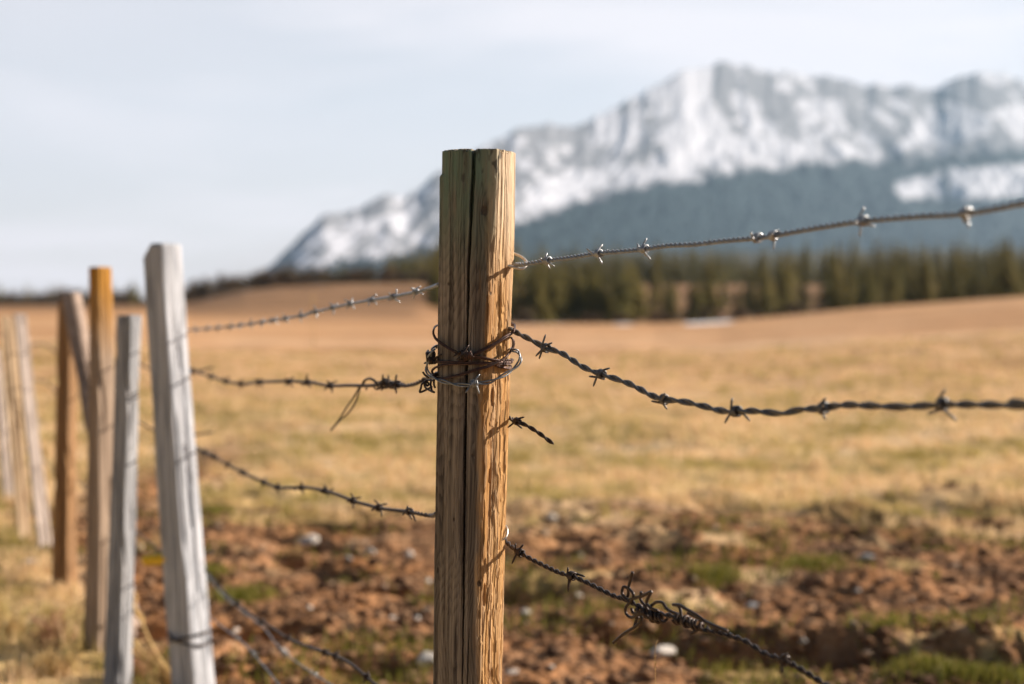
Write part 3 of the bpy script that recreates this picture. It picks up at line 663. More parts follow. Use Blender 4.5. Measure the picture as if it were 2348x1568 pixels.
posts = [  # top px, base px, distance at base / top, half widths px top / base, material, label
 ((369, 561), (449, 1600), 4.2, 4.2, 37, 43, W_WHITE, 'tall leaning bleached white post with a slanted cut corner on top', .045),
 ((301, 726), (264, 1585), 4.3, 4.32, 23, 27, W_GREY, 'slim grey post leaning right just behind the white post', 0),
 ((231, 615), (229, 1508), 4.75, 4.75, 21, 33, W_ORANGE, 'upright post with a bright orange top', 0),
 ((160, 673), (312, 1436), 5.1, 5.75, 20, 21, W_FAWN, 'slanting fawn brace pole crossing behind the orange-topped post', 0),
 ((153, 688), (150, 1333), 5.96, 5.96, 18, 24, W_BROWN, 'dark brown upright post behind the slanting brace pole', 0),
 ((45, 722), (104, 1262), 6.8, 6.8, 13, 16, W_PINK, 'thin pale grey post leaning left beyond the brown post', 0),
 ((17, 728), (54, 1243), 7.05, 7.05, 14, 17, W_PALE, 'thin cream post leaning left near the photo edge', 0),
 ((-12, 800), (17, 1146), 8.5, 8.5, 10, 12, W_PINK, 'farthest small white post, partly cut off at the left edge', 0)]
post_tops = []
FACES = [(-32, 58, 148, 238), (-28, 66, 150, 240), (-40, 48, 140, 230), (-20, 72, 160, 250), (-14, 76, 166, 256), (-62, 58, 148, 236), (-64, 56, 146, 236), (-60, 56, 146, 236)]
for k, (t, b, yb, yt, ht, hb, m, lab, ch) in enumerate(posts):
    pb = P(*b, yb); pb[2] = float(gzt(pb[0], pb[1]))-.04; pt = P(*t, yt)
    V, F = post_mesh(pt, pb, ht*yt/FPX, hb*yb/FPX, 3+k*5, ch, FACES[k])
    o = obj('fence_post', V, F, m, origin=tuple(pb)); tag(o, lab, 'fence post', 'fence posts'); post_tops.append((pb, pt))
# wires of the far spans
def span(hs, label, seed, m):
    pts = []
    fp = [(-.90, 4.27), (-1.30, 4.80), (-1.83, 6.02), (-2.26, 6.86), (-3.05, 8.55), (-4.2, 10.6)]
    for i in range(len(fp)-1):
        for u in (0, .5): pts.append(np.array([fp[i][0]+(fp[i+1][0]-fp[i][0])*u, fp[i][1]+(fp[i+1][1]-fp[i][1])*u, hs-.035*(u > 0)+random.uniform(-.01, .01)]))
    pts.append(np.array([fp[-1][0], fp[-1][1], hs]))
    barbed(label, 'barbed wire', pts, .0021, .03, m, [], group=G_W, seed=seed, k=6, step=.008)
span(.99, 'blurred barbed wire strung chest-high between the far left posts', 21, M_DARK)
span(.80, 'second blurred barbed wire between the far left posts', 22, M_DARK)
span(.42, 'lowest blurred barbed wire between the far left posts', 23, M_STEEL)
# tie wire round the white post
def ring_on(pb, pt, zc, rad, tilt, ph, r, m, name, label, cat):
    u = (zc-pb[2])/(pt[2]-pb[2]); c0 = pb+(pt-pb)*u; mb = MB()
    for s in (1, -1):
        a = np.linspace(0, 2*math.pi, 60)
        c = np.stack([c0[0]+rad*np.sin(a), c0[1]-rad*np.cos(a), zc+s*tilt*np.cos(a-ph)*1.0+0*a], -1); tube(mb, c, r, 7, False)
    o = obj(name, *mb.get(), m, origin=tuple(c0)); return tag(o, label, cat)
pb, pt = post_tops[0]
ring_on(pb, pt, CAM_Z-(1462-695)/FPX*4.2, .062, .018, R(60), .0035, M_DARK, 'tie_wire', 'dark tie wire looped round the white post near its foot', 'wire')
# yellow fence insulator
ins = P(354, 1280, 4.20)
m_y, nt, bs = mat('yellow_plastic'); bs.inputs['Roughness'].default_value = .45
L(nt, mix(nt, noise(nt, coords(nt), 30, 3), (.80, .52, .012), (.70, .43, .01)), bs.inputs['Base Color'])
mb = MB()
tube(mb, np.array([ins+[.055, 0, 0], ins+[.035, 0, .0], ins+[.033, 0, 0], ins+[.012, 0, -.001], ins+[.010, 0, -.001], ins+[-.03, 0, -.004], ins+[-.036, 0, -.005]]), [.022, .024, .020, .018, .019, .014, .009], 18)
a = np.linspace(0, 2*math.pi, 28); tube(mb, np.stack([ins[0]-.022+.013*np.cos(a), ins[1]+.008+0*a, ins[2]-.006+.013*np.sin(a)], -1), .0045, 8, False)
tag(obj('insulator', *mb.get(), m_y, origin=tuple(ins)), 'yellow plastic insulator fixed to the left side of the white post', 'insulator')

# ------------------------------------------------------------------ stones
def ico(sub):
    import bmesh
    bm = bmesh.new(); bmesh.ops.create_icosphere(bm, subdivisions=sub, radius=1); V = np.array([v.co[:] for v in bm.verts]); F = np.array([[v.index for v in f.verts] for f in bm.faces]); bm.free(); return V, F
IV, IF = ico(3); IV1, IF1 = ico(1)
def stone_mat(n, a, b):
    m, nt, bs = mat(n); f = noise(nt, coords(nt), 35, 5, .6); L(nt, mix(nt, mrange(nt, f, .35, .65), a, b), bs.inputs['Base Color']); bs.inputs['Roughness'].default_value = .8; bump(nt, bs, f, .6, .01); return m
MS = [stone_mat('pale_limestone', (.80, .75, .68), (.62, .56, .49)), stone_mat('grey_stone', (.36, .36, .37), (.24, .24, .25)), stone_mat('buff_stone', (.50, .37, .26), (.34, .24, .16))]
def stone_mesh(seed):
    d = IV*(.75+.5*fbm(IV[:, 0]*1.3+seed*3.1, IV[:, 1]*1.3+IV[:, 2]*1.7, seed, 3))[:, None]
    for _ in range(5):
        n = np.random.default_rng(seed*9+_).normal(size=3); n /= np.linalg.norm(n); h = d@n; d = d-np.clip(h-.62, 0, None)[:, None]*n*.8
    return d*np.array([1.15, .95, .80])
smesh = [mkmesh('stone', stone_mesh(k+2), IF) for k in range(6)]
stones = [(705, 1250, 22, 0, 'bright white stone, the biggest on the dirt between the posts'), (1265, 1190, 14, 0, 'round white stone at the grass edge right of the thick post'), (750, 1072, 11, 0, 'small white stone alone in the grass left of the thick post'),
 (320, 1262, 17, 2, 'buff stone seen between the slim grey post and the white post'), (72, 1292, 16, 1, 'grey stone in the grass by the thin cream post'), (1985, 1285, 19, 1, 'grey stone on bare soil at right'), (1520, 1502, 24, 0, 'long pale stone under the tangled splice'),
 (985, 1522, 30, 0, 'flat pale stone against the foot of the thick post')]
more = [(940, 1275, 18, 0), (850, 1268, 16, 0), (835, 1246, 12, 2), (800, 1285, 12, 1), (1330, 1276, 11, 0), (1325, 1368, 13, 0), (1205, 1408, 17, 0), (1212, 1430, 13, 0), (900, 1420, 13, 0), (955, 1422, 14, 0), (980, 1405, 18, 2), (1262, 1532, 12, 0), (1965, 1357, 12, 0), (650, 1502, 18, 0), (560, 1330, 10, 2), (1955, 1432, 15, 2), (1172, 1545, 16, 0), (340, 1338, 11, 2), (1440, 1178, 12, 2), (1250, 1225, 14, 2), (1640, 1215, 16, 2), (1720, 1395, 20, 1), (1880, 1330, 12, 2), (2190, 1300, 12, 2), (2240, 1220, 10, 1), (2090, 1380, 12, 2), (1590, 1330, 12, 2), (1400, 1440, 14, 2), (760, 1340, 12, 2), (710, 1395, 11, 0), (600, 1260, 11, 2), (540, 1450, 13, 0), (880, 1350, 12, 2), (1990, 1500, 14, 2), (2280, 1400, 14, 2), (1840, 1470, 13, 0), (500, 1210, 12, 2), (1160, 1290, 12, 2), (860, 1490, 14, 2), (1350, 1560, 16, 2), (2100, 1545, 14, 2), (930, 1330, 12, 0), (980, 1335, 12, 0)]
for k, s in enumerate(stones+more):
    px, py, w, mi = s[:4]; q = on_ground(px, py); sc = w*(.88 if len(s) > 4 else .66)*q[1]/FPX
    o = bpy.data.objects.new('field_stone', smesh[k % 6].copy()); C.objects.link(o); o.data.materials.append(MS[mi])
    o.location = (q[0], q[1], q[2]+sc*.32); o.scale = (sc*random.uniform(1, 1.3), sc, sc*random.uniform(.8, 1.1)); o.rotation_euler = (random.uniform(-.3, .3), random.uniform(-.3, .3), random.uniform(0, 6.3))
    tag(o, s[4] if len(s) > 4 else 'small weathered stone among the clods of the bare soil', 'stone', 'stones lying on the soil')

# ------------------------------------------------------------------ loose clods and grass
def island_mat(name, cols, rough_=.95, trans=0, patch=None):
    m, nt, bs = mat(name)
    gi = N(nt, 'ShaderNodeNewGeometry').outputs['Random Per Island']
    st = [(i/(len(cols)-1), c) for i, c in enumerate(cols)]
    cc = ramp(nt, gi, st)
    if patch: cc = mix(nt, mrange(nt, noise(nt, mapping(nt, coords(nt), (.75, 1.1, 0)), 1, 5, .65, .4), .47, .58, 0, .85), cc, patch)
    L(nt, cc, bs.inputs['Base Color'])
    bs.inputs['Roughness'].default_value = rough_; bs.inputs['Specular IOR Level'].default_value = .15
    if trans:
        tr = N(nt, 'ShaderNodeBsdfTranslucent'); L(nt, cc, tr.inputs['Color']); mx = N(nt, 'ShaderNodeMixShader'); mx.inputs[0].default_value = trans
        L(nt, bs.outputs[0], mx.inputs[1]); L(nt, tr.outputs[0], mx.inputs[2]); L(nt, mx.outputs[0], nt.nodes['Material Output'].inputs['Surface'])
    return m
n = 20000
yy = 3.6*np.exp(rng.random(n)*math.log(11/3.6)); xx = (rng.random(n)*2-1)*.46*yy
keep = dirt(xx, yy) > rng.random(n)*.8; xx, yy = xx[keep], yy[keep]
sz = .004+.020*rng.random(len(xx))**5; zz = gzt(xx, yy)
jit = IV1[None]*(1+.35*(rng.random((len(xx), len(IV1), 1))-.5)); rotz = rng.random(len(xx))*6.28
x1 = jit[..., 0]*np.cos(rotz)[:, None]-jit[..., 1]*np.sin(rotz)[:, None]; y1 = jit[..., 0]*np.sin(rotz)[:, None]+jit[..., 1]*np.cos(rotz)[:, None]
V = np.stack([xx[:, None]+x1*sz[:, None]*1.3, yy[:, None]+y1*sz[:, None], zz[:, None]+sz[:, None]*.35+jit[..., 2]*sz[:, None]*.8], -1).reshape(-1, 3)
F = (IF1[None]+(np.arange(len(xx))*len(IV1))[:, None, None]).reshape(-1, 3)
o = obj('dirt_clods', V, F, island_mat('crumbled_soil', [(.06, .033, .02), (.13, .07, .04), (.20, .105, .055), (.25, .14, .075), (.28, .165, .09), (.32, .20, .12)]), smooth=False)
tag(o, 'crumbled brown soil and grit strewn between the fence and the grass', 'soil', kind='stuff')

def blades(x, y, h, w, lean=.6):
    m = len(x); z = gzt(x, y)-.004; a = rng.random(m)*6.283; fa = rng.random(m)*6.283; ln = rng.random(m)*lean*h
    dx, dy = np.cos(a)*w/2, np.sin(a)*w/2; lx, ly = np.cos(fa)*ln, np.sin(fa)*ln
    V = np.stack([np.stack([x-dx, y-dy, z], -1), np.stack([x+dx, y+dy, z], -1), np.stack([x+dx*.6+lx*.4, y+dy*.6+ly*.4, z+h*.6], -1), np.stack([x-dx*.6+lx*.4, y-dy*.6+ly*.4, z+h*.6], -1), np.stack([x+lx, y+ly, z+h], -1)], 1).reshape(-1, 3)
    b = (np.arange(m)*5)[:, None]
    return V, [b+np.array([[0, 1, 2, 3]]), b+np.array([[3, 2, 4]])]
M_DRY = island_mat('dry_grass_blades', [(.60, .42, .21), (.76, .54, .31), (.82, .61, .39), (.76, .55, .33), (.50, .385, .15), (.84, .65, .45)], .7, .42, (.34, .285, .075))
M_GREEN = island_mat('green_grass_blades', [(.10, .12, .015), (.19, .19, .03), (.26, .22, .05), (.14, .15, .02), (.36, .28, .09)], .6, .3)
n = 230000
yy = 4.0*np.exp(rng.random(n)*math.log(34/4.0)); xx = (rng.random(n)*2-1)*.44*yy
d = dirt(xx, yy); cl = fbm(xx/.5, yy/.45, 71, 3); keep = (d < .3) & (rng.random(n) < ss(.36, .6, cl)+.12)
xx, yy, cl = xx[keep], yy[keep], cl[keep]
h = (.012+.034*rng.random(len(xx)))*(.5+1.*cl)*(1+.6*ss(9, 25, yy)); 
nc_ = 5200; cy_ = 7.2*np.exp(rng.random(nc_)*math.log(34/7.2)); cxx = (rng.random(nc_)*2-1)*.44*cy_; kp = dirt(cxx, cy_) < .5; cxx, cy_ = cxx[kp], cy_[kp]
near_l = 500; ly = 4.0+4*rng.random(near_l); lx = fence_x(ly)-.05-2.2*rng.random(near_l)
cxx = np.concatenate([cxx, lx]); cy_ = np.concatenate([cy_, ly]); hc = .035+.085*rng.random(len(cxx))**2
xx = np.concatenate([xx, np.repeat(cxx, 16)+rng.normal(size=len(cxx)*16)*.03]); yy = np.concatenate([yy, np.repeat(cy_, 16)+rng.normal(size=len(cxx)*16)*.03]); h = np.concatenate([h, np.repeat(hc, 16)*(.6+.6*rng.random(len(cxx)*16))])
V, F = blades(xx, yy, h, .003+.0011*yy*rng.random(len(xx)))
tag(obj('dry_grass', V, F, M_DRY, smooth=False), 'short golden dry grass covering the field', 'grass', kind='stuff')
n = 60000
yy = 4.0*np.exp(rng.random(n)*math.log(18/4.0)); xx = (rng.random(n)*2-1)*.44*yy
cl = fbm(xx/.4, yy/.3, 72, 3); big = fbm(xx/1.5, yy/1.2, 73, 2); keep = (cl+.5*(big-.5) > .58-.13*(xx < fence_x(yy))+.06*(dirt(xx, yy) > .3)); xx, yy = xx[keep], yy[keep]
for D0, P0, w0, m0 in ((2230, 1556, 150, 2600), (2000, 1460, 60, 500), (1640, 1340, 50, 500), (1850, 1310, 60, 500), (470, 1320, 40, 500), (560, 1390, 60, 600), (490, 1180, 40, 500)):
    d0 = ray(D0, P0); t0 = CAM_Z/-d0[2]; xx = np.concatenate([xx, d0[0]*t0+rng.normal(size=m0)*w0*t0/FPX*.6]); yy = np.concatenate([yy, d0[1]*t0+rng.normal(size=m0)*.07])
V, F = blades(xx, yy, .02+.05*rng.random(len(xx)), .003+.001*yy*rng.random(len(xx)))
tag(obj('green_grass', V, F, M_GREEN, smooth=False), 'green grass patches growing through the brown soil', 'grass', kind='stuff')
# tall straw stalks
M_STRAW = island_mat('straw_stalk', [(.50, .33, .13), (.60, .42, .19), (.42, .25, .08)], .7, .2)
M_RED = island_mat('reddish_dead_stems', [(.34, .17, .09), (.45, .26, .15), (.25, .12, .06)], .8, .2)
def stalk(pts, r, label, m=M_STRAW, group='tall dry grass stalks by the posts'):
    mb = MB(); c = catmull(pts, .01); tube(mb, c, np.linspace(r, r*.45, len(c)), 6)
    e = c[-1]; d = c[-1]-c[-3]; d /= np.linalg.norm(d)
    for k in range(7):
        q = c[-1-k*2] if len(c) > 20 else c[-1]
        s = np.array([random.uniform(-1, 1), random.uniform(-1, 1), .5])*r*2.5; tube(mb, np.array([q, q+s*.6+d*r*3, q+s+d*r*7]), [r*.5, r*.9, r*.2], 5)
    tag(obj('dry_stalk', *mb.get(), m, origin=tuple(c[0])), label, 'grass stalk', group)
def gp_(px, py, y): q = P(px, py, y); q[2] = float(gzt(q[0], q[1])); return q
stalk([gp_(396, 1600, 4.45), P(352, 1490, 4.5), P(318, 1412, 4.55), P(298, 1366, 4.6)], .007, 'tall pale straw stalk arching left from beside the white post foot')
stalk([gp_(382, 1590, 4.6), P(345, 1510, 4.62), P(300, 1470, 4.65), P(262, 1440, 4.7)], .007, 'bent straw stalk drooping low between the white and grey posts')
stalk([gp_(430, 1640, 4.2), P(400, 1552, 4.3), P(360, 1520, 4.35), P(300, 1500, 4.4)], .005, 'thin straw stalk lying across the white post foot')
stalk([gp_(1502, 2400, 2.3), P(1502, 1600, 2.3), P(1502, 1540, 2.3), P(1500, 1510, 2.3), P(1503, 1478, 2.3)], .0009, 'single hair-thin straw stem standing below the tangled splice')
stalk([gp_(722, 1010, 14), P(720, 860, 14.1), P(719, 760, 14.1), P(716, 680, 14.2)], .006, 'lone tall dry stem in the field behind the topmost left wire')
def tuft(px, py, y, n_, h, m, label, spread=.5):
    q = gp_(px, py, y); mb = MB()
    for k in range(n_):
        a = random.uniform(0, 6.28); l = h*random.uniform(.5, 1.1); s = spread*random.uniform(.2, 1)*l; b = q+np.array([random.uniform(-.04, .04), random.uniform(-.04, .04), -.01])
        c = catmull([b, b+np.array([math.cos(a)*s*.3, math.sin(a)*s*.3, l*.55]), b+np.array([math.cos(a)*s, math.sin(a)*s, l*.95])], .03); tube(mb, c, np.linspace(.0028, .001, len(c)), 4)
    tag(obj('grass_tuft', *mb.get(), m, origin=tuple(q)), label, 'grass tuft', 'tufts at the foot of the fence')
tuft(118, 1500, 4.85, 60, .14, M_RED, 'reddish dead weed tuft left of the orange-topped post', .9)
tuft(120, 1545, 4.5, 60, .10, M_STRAW, 'pale flattened straw tuft nearest the bottom left corner', 1.1)
tuft(400, 1575, 4.35, 90, .12, M_STRAW, 'orange-gold straw tuft between the grey and white posts', .9)
tuft(310, 1560, 4.45, 60, .09, M_RED, 'low rusty tuft at the foot of the slim grey post', .9)
tuft(20, 1440, 5.0, 50, .10, M_STRAW, 'straw tuft at the left photo edge', .9)

# ------------------------------------------------------------------ conifers
def foliage_mat(name, a, b, c_):
    m, nt, bs = mat(name); gi = N(nt, 'ShaderNodeNewGeometry').outputs['Random Per Island']; oi = N(nt, 'ShaderNodeObjectInfo').outputs['Random']
    c = mix(nt, gi, a, b); c = mix(nt, mth(nt, 'MULTIPLY', oi, .55), c, c_)
    L(nt, c, bs.inputs['Base Color']); bs.inputs['Roughness'].default_value = .75; bs.inputs['Specular IOR Level'].default_value = .2
    tr = N(nt, 'ShaderNodeBsdfTranslucent'); L(nt, c, tr.inputs['Color']); mx = N(nt, 'ShaderNodeMixShader'); mx.inputs[0].default_value = .2
    L(nt, bs.outputs[0], mx.inputs[1]); L(nt, tr.outputs[0], mx.inputs[2]); L(nt, mx.outputs[0], nt.nodes['Material Output'].inputs['Surface'])
    return m
M_NEEDLE = foliage_mat('conifer_needles', (.065, .085, .034), (.26, .21, .045), (.30, .225, .055))
M_BUSH = foliage_mat('brown_twigs', (.09, .06, .035), (.15, .095, .05), (.07, .065, .03))
M_BARK = stone_mat('conifer_bark', (.20, .13, .09), (.12, .08, .055))
def conifer(seed, H=9., w=.17, lo=.1):
    rs = np.random.default_rng(seed); mb = MB(); V = []; T = []
    tk = MB(); tube(tk, np.array([[0, 0, -.4], [0, 0, H*.3], [.03, 0, H*.65], [0, 0, H*.97]]), [H*.018, H*.014, H*.008, .02], 7)
    z = H*lo
    n = 0; vs = []; fs = []
    while z < H*.985:
        f = (z-H*lo)/(H*(1-lo)); Lb = H*w*(1-f)**.85*rs.uniform(.7, 1.15)+.08
        nb = int(8+5*(1-f))
        for b in range(nb):
            a = rs.random()*6.283; l = Lb*rs.uniform(.6, 1.1); dz = -l*rs.uniform(.15, .5)
            d = np.array([math.cos(a), math.sin(a), 0]); p = np.array([-d[1], d[0], 0]); z0 = z+rs.uniform(-.15, .15)
            o = np.array([0, 0, z0])
            for s in range(3):
                u0, u1 = s/3+.05, (s+1)/3+.1; c0 = o+d*l*u0+[0, 0, dz*u0**1.4]; c1_ = o+d*l*u1+[0, 0, dz*u1**1.4]
                wd = l*.30*(1-.5*s/3)*rs.uniform(.7, 1.3)
                for sg in (1, -1):
                    vs += [c0, c1_, c0*.45+c1_*.55+p*sg*wd+[0, 0, -wd*.5]]; fs.append([n, n+1, n+2]); n += 3
        z += H*.028*rs.uniform(.8, 1.3)
    tip = np.array([0, 0, H])
    for k in range(5):
        a = k*1.26; d = np.array([math.cos(a), math.sin(a), 0])*H*.012; vs += [tip, np.array([0, 0, H*.93])+d, np.array([0, 0, H*.93])-d*.4]; fs.append([n, n+1, n+2]); n += 3
    return mkmesh('crown', np.array(vs), np.array(fs), False), mkmesh('trunk', *tk.get())
def bush(seed, H=2.2):
    rs = np.random.default_rng(seed); vs = []; fs = []; n = 0; tk = MB()
    for s in range(9):
        a = rs.random()*6.28; d = np.array([math.cos(a), math.sin(a), 0]); l = H*rs.uniform(.6, 1); e = d*l*.45+[0, 0, l]
        tube(tk, np.array([[0, 0, -.1], d*l*.12+[0, 0, l*.4], e*.8]), [.035, .025, .01], 5)
        for k in range(60):
            u = rs.uniform(.35, 1.05); c = e*u+rs.normal(size=3)*H*.10; q = rs.normal(size=(2, 3))*H*.075
            vs += [c, c+q[0], c+q[1]]; fs.append([n, n+1, n+2]); n += 3
    return mkmesh('foliage', np.array(vs), np.array(fs), False), mkmesh('stem', *tk.get())
CON = [conifer(k+1, 9., .19+.022*(k % 4), .04+.04*(k % 3)) for k in range(7)]
for c_, t_ in CON: c_.materials.append(M_NEEDLE); t_.materials.append(M_BARK)
BU = [bush(k+40) for k in range(4)]
for c_, t_ in BU: c_.materials.append(M_BUSH); t_.materials.append(M_BARK)
def plant(kind, meshes, names, x, y, h, H0, label, cat, group):
    r = bpy.data.objects.new(kind, None); C.objects.link(r); r.location = (x, y, float(gz(x, y))); r.rotation_euler = (0, 0, random.uniform(0, 6.28))
    s = h/H0; wv = random.uniform(.72, 1.3); r.scale = (s*wv*random.uniform(.9, 1.1), s*wv*random.uniform(.9, 1.1), s); tag(r, label, cat, group)
    for me, nm in zip(meshes, names):
        o = bpy.data.objects.new(nm, me); C.objects.link(o); o.parent = r
def at_px(px, r): a = (px-CX)/FPX; y = r/math.hypot(1, a); return a*y, y
def trees(n, d0, d1, r0, r1, h0, h1, label, group, gaps=()):
    k = 0; tries = 0
    while k < n and tries < n*6:
        tries += 1; px = d0+(d1-d0)*(k+random.uniform(0, 1))/n; r = random.uniform(r0, r1)
        if any(a < px < b and random.random() < pr for a, b, pr in gaps): k += 1; continue
        x, y = at_px(px, r); plant('pine_tree', random.choice(CON), ('crown', 'trunk'), x, y, random.uniform(h0, h1), 9., label, 'tree', group); k += 1
trees(96, 980, 2560, 180, 240, 4.5, 11, 'dark pine in the front row along the right field edge', 'pines along the field edge', ((1480, 1900, .26),))
trees(24, 1900, 2480, 150, 200, 6, 8.5, 'dark dense pine at the right end of the field edge', 'dense pines at the right end')
trees(26, 990, 1480, 172, 210, 5, 10.5, 'olive pine just right of the thick post by the snow patch', 'pines by the snow patches')
trees(24, 1440, 2050, 262, 300, 2.2, 5, 'short pine in the clearing between the tree rows', 'short pines in the clearing')
trees(130, 960, 2600, 390, 480, 8, 15, 'small olive pine in the rear rows below the mountain', 'pines in the rear rows')
trees(22, 880, 1010, 330, 400, 7, 11, 'olive pine just left of the thick post on the rise', 'pines left of the thick post')
trees(26, 740, 1010, 330, 420, 4, 7, 'small blurred pine on the brown rise left of the thick post', 'pines on the brown rise')
trees(54, -150, 470, 390, 480, 4, 10, 'tiny dark pine on the far left skyline', 'pines on the left skyline')
def bushes(n, d0, d1, r0, r1, h0, h1, label, group):
    for k in range(n):
        px = d0+(d1-d0)*(k+random.random())/n; x, y = at_px(px, random.uniform(r0, r1))
        plant('bush', random.choice(BU), ('foliage', 'stem'), x, y, random.uniform(h0, h1), 2.2, label, 'bush', group)
bushes(70, -150, 720, 330, 420, 1.6, 5.0, 'low brown leafless bush along the left skyline', 'bushes along the left skyline')
bushes(40, 420, 1010, 270, 330, 2.2, 4.4, 'brown scrub bush on the low rise', 'bushes on the brown rise')
bushes(40, 1160, 2420, 160, 178, .8, 2.2, 'low brown bush at the foot of the front pines', 'bushes under the front pines')
bushes(20, 1480, 2000, 240, 290, 1, 2, 'brown scrub bush in the clearing among the pines', 'bushes in the clearing')

# ------------------------------------------------------------------ mountain
RIDGE = np.array([(-400, 712), (560, 706), (575, 642), (600, 622), (650, 580), (700, 533), (740, 499), (800, 486), (850, 463), (893, 444), (930, 455), (970, 425), (1010, 392), (1100, 345), (1150, 320), (1180, 304), (1230, 290), (1300, 289), (1360, 274), (1420, 244), (1470, 214), (1520, 184), (1570, 165), (1620, 154), (1650, 145), (1690, 149), (1740, 159), (1800, 168), (1870, 178), (1920, 180), (1970, 200), (2030, 199), (2080, 195), (2140, 206), (2180, 184), (2220, 165), (2260, 160), (2300, 172), (2347, 190), (2500, 230), (2700, 200), (3000, 260), (3600, 400)], float)
TREEL = np.array([(560, 650), (640, 622), (780, 602), (900, 585), (1000, 563), (1180, 503), (1240, 491), (1300, 471), (1400, 446), (1550, 414), (1700, 392), (1850, 376), (2000, 374), (2100, 366), (2200, 352), (2347, 338), (3600, 338)], float)
nu, ns = 640, 260
Du = np.linspace(500, 3500, nu); sv_ = np.concatenate([np.linspace(0, 1, 200), 1+np.linspace(0, 1, ns-200+1)[1:]])
Dg, Sg = np.meshgrid(Du, sv_)
r1_ = np.interp(Dg, [500, 800, 1200, 1650, 2347, 3500], [2900, 3500, 4300, 5200, 6100, 6700]); r0_ = r1_*.73   # the ridge comes forward on the left
se = np.clip(Sg, 0, 1)
yr = np.interp(Dg, RIDGE[:, 0], RIDGE[:, 1])
yr = sum(np.interp(Dg+k, RIDGE[:, 0], RIDGE[:, 1]) for k in (-10, -5, 0, 5, 10))/5
yr = yr+26*(fbm(Dg/30, se*0, 101, 5, .6)-.5)*ss(.72, 1, se)
ui = (Dg-CX)/FPX
dist = r0_+(r1_-r0_)*se+(Sg > 1)*(Sg-1)*600
Hc = CAM_Z+(695-yr)/FPX*r1_
elf = -(np.interp(Dg, [500, 575, 1000, 1180, 2347, 3500], [712, 700, 668, 640, 620, 620])-695)/FPX; elc = (695-yr)/FPX
sgn_ = np.tanh((1650-Dg)/160); q2 = Dg+sgn_*(1-se)*560+110*(fbm(Dg/70, se*6, 133, 3)-.5)
rg = 1-np.abs(2*fbm(q2/120, se*1.2+Dg/600, 103, 4)-1)
rg2 = 1-np.abs(2*fbm(q2/44, se*2.6+Dg/300, 104, 4)-1)
el = elf+(elc-elf)*(.72*se+.28*se**2+np.sin(se*math.pi)**.8*(.075*(rg-.62)+.022*(rg2-.62)+.035*(fbm(Dg/14, se*18, 106, 3)-.5)))
Zm = CAM_Z+el*dist
back = np.clip(Sg-1, 0, 1); Zm = np.where(Sg > 1, Hc-(Hc+40)*back**1.2, Zm)
Xm = ui*dist; Ym = dist+0*ui
py_ = 695-(Zm-CAM_Z)/dist*FPX
def stroke(x1, y1, x2, y2, w):
    dx, dy = x2-x1, y2-y1; t = np.clip(((Dg-x1)*dx+(py_-y1)*dy)/(dx*dx+dy*dy), 0, 1)
    return np.exp(-(((Dg-x1-t*dx)**2+(py_-y1-t*dy)**2)/w**2))
base = ss(-12, 22, np.interp(Dg, TREEL[:, 0], TREEL[:, 1])-py_+46*(fbm(Dg/26, py_/18, 111, 3)-.5))
wx = 16*(fbm(Dg/30, py_/30, 118, 2)-.5); dg1 = (Dg+wx)*.62+py_*.78; dg2 = (Dg+wx)*.78-py_*.62
hgt = py_-yr; sg_ = np.tanh((1650-Dg)/160)*1.15; qd = Dg+sg_*hgt+14*(fbm(Dg/40, py_/40, 119, 2)-.5)
cov = .52+1.05*(fbm(qd/34, hgt/90, 112, 3)-.5)+.7*(fbm(dg1/60, dg2/18, 114, 3)-.5)+1.35*(fbm(Dg/30, py_/20, 113, 3)-.5)-.2*(rg2-.6)
for a in ((1585, 185, 1560, 340, 40, .7), (1600, 300, 1850, 385, 34, .6), (1690, 200, 1740, 340, 20, .35), (1350, 400, 1560, 400, 30, .25), (1400, 290, 1540, 260, 30, .35), (2180, 425, 2347, 415, 34, 1.2), (2085, 430, 2150, 425, 24, 1.), (2050, 345, 2200, 278, 13, .7), (2200, 278, 2347, 254, 13, .7), (2190, 300, 2347, 290, 26, .3), (1830, 260, 1960, 340, 34, .25), (1200, 440, 1330, 420, 40, .2), (680, 570, 900, 520, 26, .25), (890, 455, 900, 470, 14, .35),
          (1640, 160, 1650, 230, 16, -1.0), (1650, 230, 1700, 320, 13, -.7), (1720, 170, 1790, 260, 26, -.45), (1880, 195, 2150, 225, 26, -.6), (1960, 240, 2050, 330, 32, -.5), (2220, 180, 2290, 215, 24, -.5), (1180, 305, 1300, 305, 16, -.5), (1440, 355, 1620, 325, 12, -.5), (1290, 370, 1400, 345, 14, -.4), (2200, 340, 2330, 340, 18, -.6), (2040, 370, 2130, 385, 26, -1.2), (1890, 300, 1990, 360, 14, -.4), (1000, 420, 1150, 350, 14, -.3), (740, 505, 870, 480, 12, -.5)):
    cov = cov+a[5]*stroke(*a[:5])
for x1, y1, x2, y2, w, v in ((2160, 425, 2347, 412, 40, 1), (2075, 435, 2145, 425, 26, 1)): base = np.maximum(base, v*ss(.35, .6, stroke(x1, y1, x2, y2, w)+.4*(fbm(Dg/14, py_/14, 117, 3)-.5)))
base = base*(1-.9*ss(.4, .7, stroke(2160, 370, 2170, 470, 10)))
snow = base*ss(.38, .60, cov); rock = base
wood_ = 1-ss(0, .5, base)
i = np.arange(len(sv_)-1)[:, None]*nu; j = np.arange(nu-1)[None]
q = np.stack([i+j, i+j+1, i+nu+j+1, i+nu+j], -1).reshape(-1, 4)
m, nt, bs = mat('snowy_rock_and_forest'); v = coords(nt)
rk = mix(nt, noise(nt, v, .02, 6, .65), (.17, .18, .205), (.29, .30, .33))
fo = mix(nt, noise(nt, v, .05, 5, .7), (.014, .030, .036), (.024, .042, .046))
